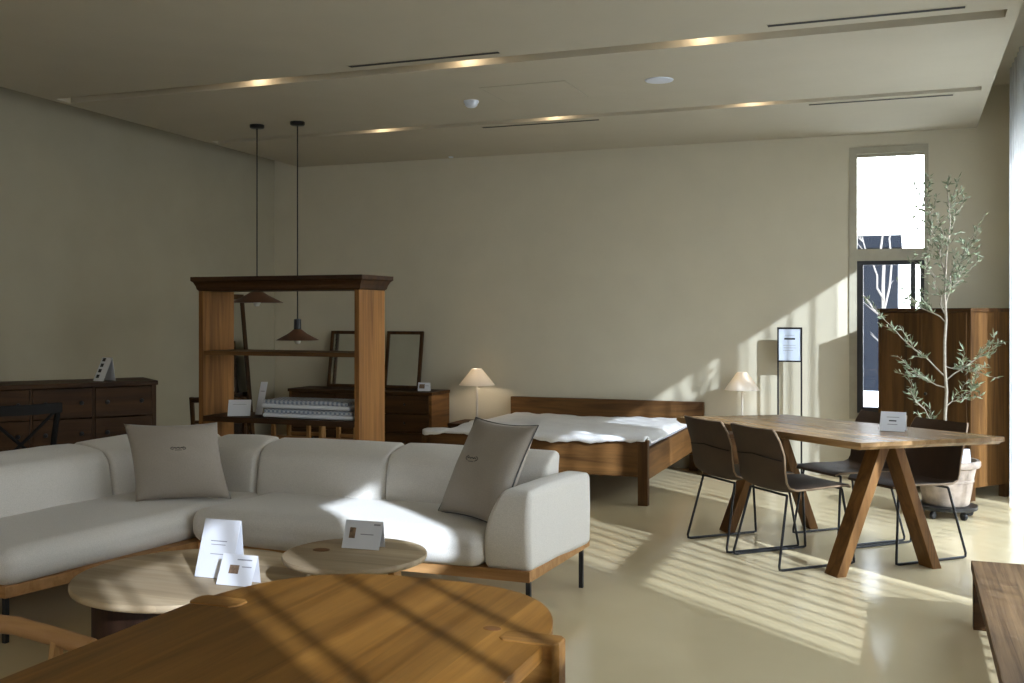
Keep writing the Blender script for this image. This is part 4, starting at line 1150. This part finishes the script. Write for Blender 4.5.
t = thing('wooden_chair', 'dark wooden chair whose back post shows left of the shelf unit', 'chair', (-4.74, 6.45, 0), radians(25))
bm = B(); softbox(bm, (-0.19, -0.18, 0.43), (0.19, 0.2, 0.455), 0.011, 6); part('seat', bm, M['walnutX'], t, 'all')
for s in (-1, 1):
    bm = B(); tube(bm, [(s * 0.18, -0.2, 0), (s * 0.178, -0.17, 0.44), (s * 0.185, -0.23, 0.80)], [0.015, 0.017, 0.018], 8); part('rear_leg', bm, M['walnutZ'], t, True)
    bm = B(); tube(bm, [(s * 0.17, 0.18, 0), (s * 0.165, 0.175, 0.435)], [0.013, 0.018], 8); part('front_leg', bm, M['walnutZ'], t, True)
bm = B(); tube(bm, [(-0.185, -0.225, 0.78), (-0.09, -0.245, 0.785), (0.09, -0.245, 0.785), (0.185, -0.225, 0.78)], 0.02, 8); part('back_rail', bm, M['walnutX'], t, True)
bm = B(); tube(bm, [(-0.182, -0.2, 0.62), (0, -0.215, 0.62), (0.182, -0.2, 0.62)], 0.012, 8); part('back_slat', bm, M['walnutX'], t, True)

# ================================================================== OUTSIDE
bm = B(); box(bm, (XR + 0.12, -30, -0.12), (40, 45, -0.06)); box(bm, (-30, YB + 0.14, -0.12), (XR + 0.12, 45, -0.06)); struct('ground_outside', bm, M['concrete'])
t = thing('outside_building', 'dark slate grey building seen through the tall window', 'building', (-3.2, 17, -0.06))
bm = B(); box(bm, (-6.0, -1, 0), (3.06, 3, 2.42)); part('wall', bm, M['greybuild'], t)
bm = B(); box(bm, (-6.05, -1.05, 2.42), (3.11, 3.05, 2.60)); part('roof_edge', bm, M['greybuild'], t)
bm = B(); box(bm, (3.06, -0.2, 0), (3.16, 0.1, 2.35)); part('downpipe', bm, M['whitebuild'], t)
t = thing('outside_garden_wall', 'low white wall outside the lower window pane', 'wall', (-0.95, 13.0, -0.06))
bm = B(); box(bm, (-1.2, -0.1, 0), (0.62, 0.1, 0.50)); part('body', bm, M['whitebuild'], t)
bm = B(); box(bm, (-1.22, -0.13, 0.50), (0.64, 0.13, 0.54)); part('coping', bm, M['whitebuild'], t)
rnd = random.Random(5)
t = thing('outside_bare_tree', 'bare twiggy young tree outside the tall window', 'tree', (-0.22, 10.9, -0.06))
bm = B(); limb(bm, (0, 0, 0), (0.0, 0, 2.0), 0.022, 0.014, 8, 0.015); part('trunk', bm, M['twig'], t, True)
for (a, b) in [((0, 0, 1.5), (0.13, 0, 2.9)), ((0, 0, 1.9), (-0.05, 0.0, 3.1)), ((0, 0, 1.6), (-0.22, 0.05, 2.3)), ((0, 0, 1.2), (0.25, 0.05, 1.0)), ((0, 0, 1.0), (0.28, 0.0, 1.6)), ((0, 0, 1.4), (-0.25, 0, 1.75))]:
    bm = B(); pts = limb(bm, a, b, 0.011, 0.004, 6, 0.03)
    for k in range(4):
        s = pts[rnd.randint(1, 6)]; limb(bm, s, s + Vector((rnd.uniform(-0.2, 0.2), rnd.uniform(-0.1, 0.1), rnd.uniform(0.05, 0.3))), 0.005, 0.002, 3, 0.01)
    part('branch', bm, M['twig'], t, True)
# ================================================================== LIGHT
SUN = Vector((-0.777, 0.629, -0.503)).normalized()
L = bpy.data.lights.new('sun', 'SUN'); L.energy = 11.5; L.angle = radians(0.8); L.color = (0.85, 0.93, 1.08)
so = bpy.data.objects.new('sun', L); COL.objects.link(so)
so.rotation_euler = SUN.to_track_quat('-Z', 'Y').to_euler()
W = bpy.data.worlds.new('sky'); S.world = W; W.use_nodes = True
nt = W.node_tree; nt.nodes.clear()
wo = nt.nodes.new('ShaderNodeOutputWorld'); bg = nt.nodes.new('ShaderNodeBackground')
tc = nt.nodes.new('ShaderNodeTexCoord'); sp = nt.nodes.new('ShaderNodeSeparateXYZ')
nt.links.new(tc.outputs['Generated'], sp.inputs[0])
r = nt.nodes.new('ShaderNodeValToRGB'); r.color_ramp.elements[0].position = 0.0; r.color_ramp.elements[0].color = (1.0, 1.0, 1.0, 1)
r.color_ramp.elements[1].position = 0.8; r.color_ramp.elements[1].color = (0.66, 0.80, 1.0, 1)
nt.links.new(sp.outputs[2], r.inputs[0]); nt.links.new(r.outputs[0], bg.inputs[0]); bg.inputs[1].default_value = 10.0
nt.links.new(bg.outputs[0], wo.inputs[0])
for (a, b, z0, z1) in bays:              # light portals in the window openings (sampling aid, give off no light of their own)
    P = bpy.data.lights.new('portal', 'AREA'); P.shape = 'RECTANGLE'; P.size = z1 - z0; P.size_y = b - a; P.cycles.is_portal = True
    po = bpy.data.objects.new('portal', P); COL.objects.link(po); po.location = (XR + 0.11, (a + b) / 2, (z0 + z1) / 2); po.rotation_euler = (0, pi / 2, 0)

# ================================================================== CAMERA
cam = bpy.data.cameras.new('camera'); cam.sensor_fit = 'HORIZONTAL'; cam.sensor_width = 36.0
cam.lens = 1040 / 1024 * 36.0; cam.shift_y = -(341.5 - 314.0) / 1024
co = bpy.data.objects.new('camera', cam); COL.objects.link(co)
co.location = (0, 0, H); co.rotation_euler = (pi / 2, 0, math.atan((908 - 512) / 1040))
S.camera = co
S.view_settings.view_transform = 'Standard'; S.view_settings.look = 'None'
S.view_settings.exposure = 0.12; S.view_settings.gamma = 1.0; S.view_settings.use_curve_mapping = False
S.cycles.max_bounces = 14; S.cycles.diffuse_bounces = 8; S.cycles.transparent_max_bounces = 24; S.cycles.transmission_bounces = 8
S.cycles.caustics_reflective = False; S.cycles.caustics_refractive = False
S.cycles.sample_clamp_indirect = 6.0
S.cycles.use_denoising = True
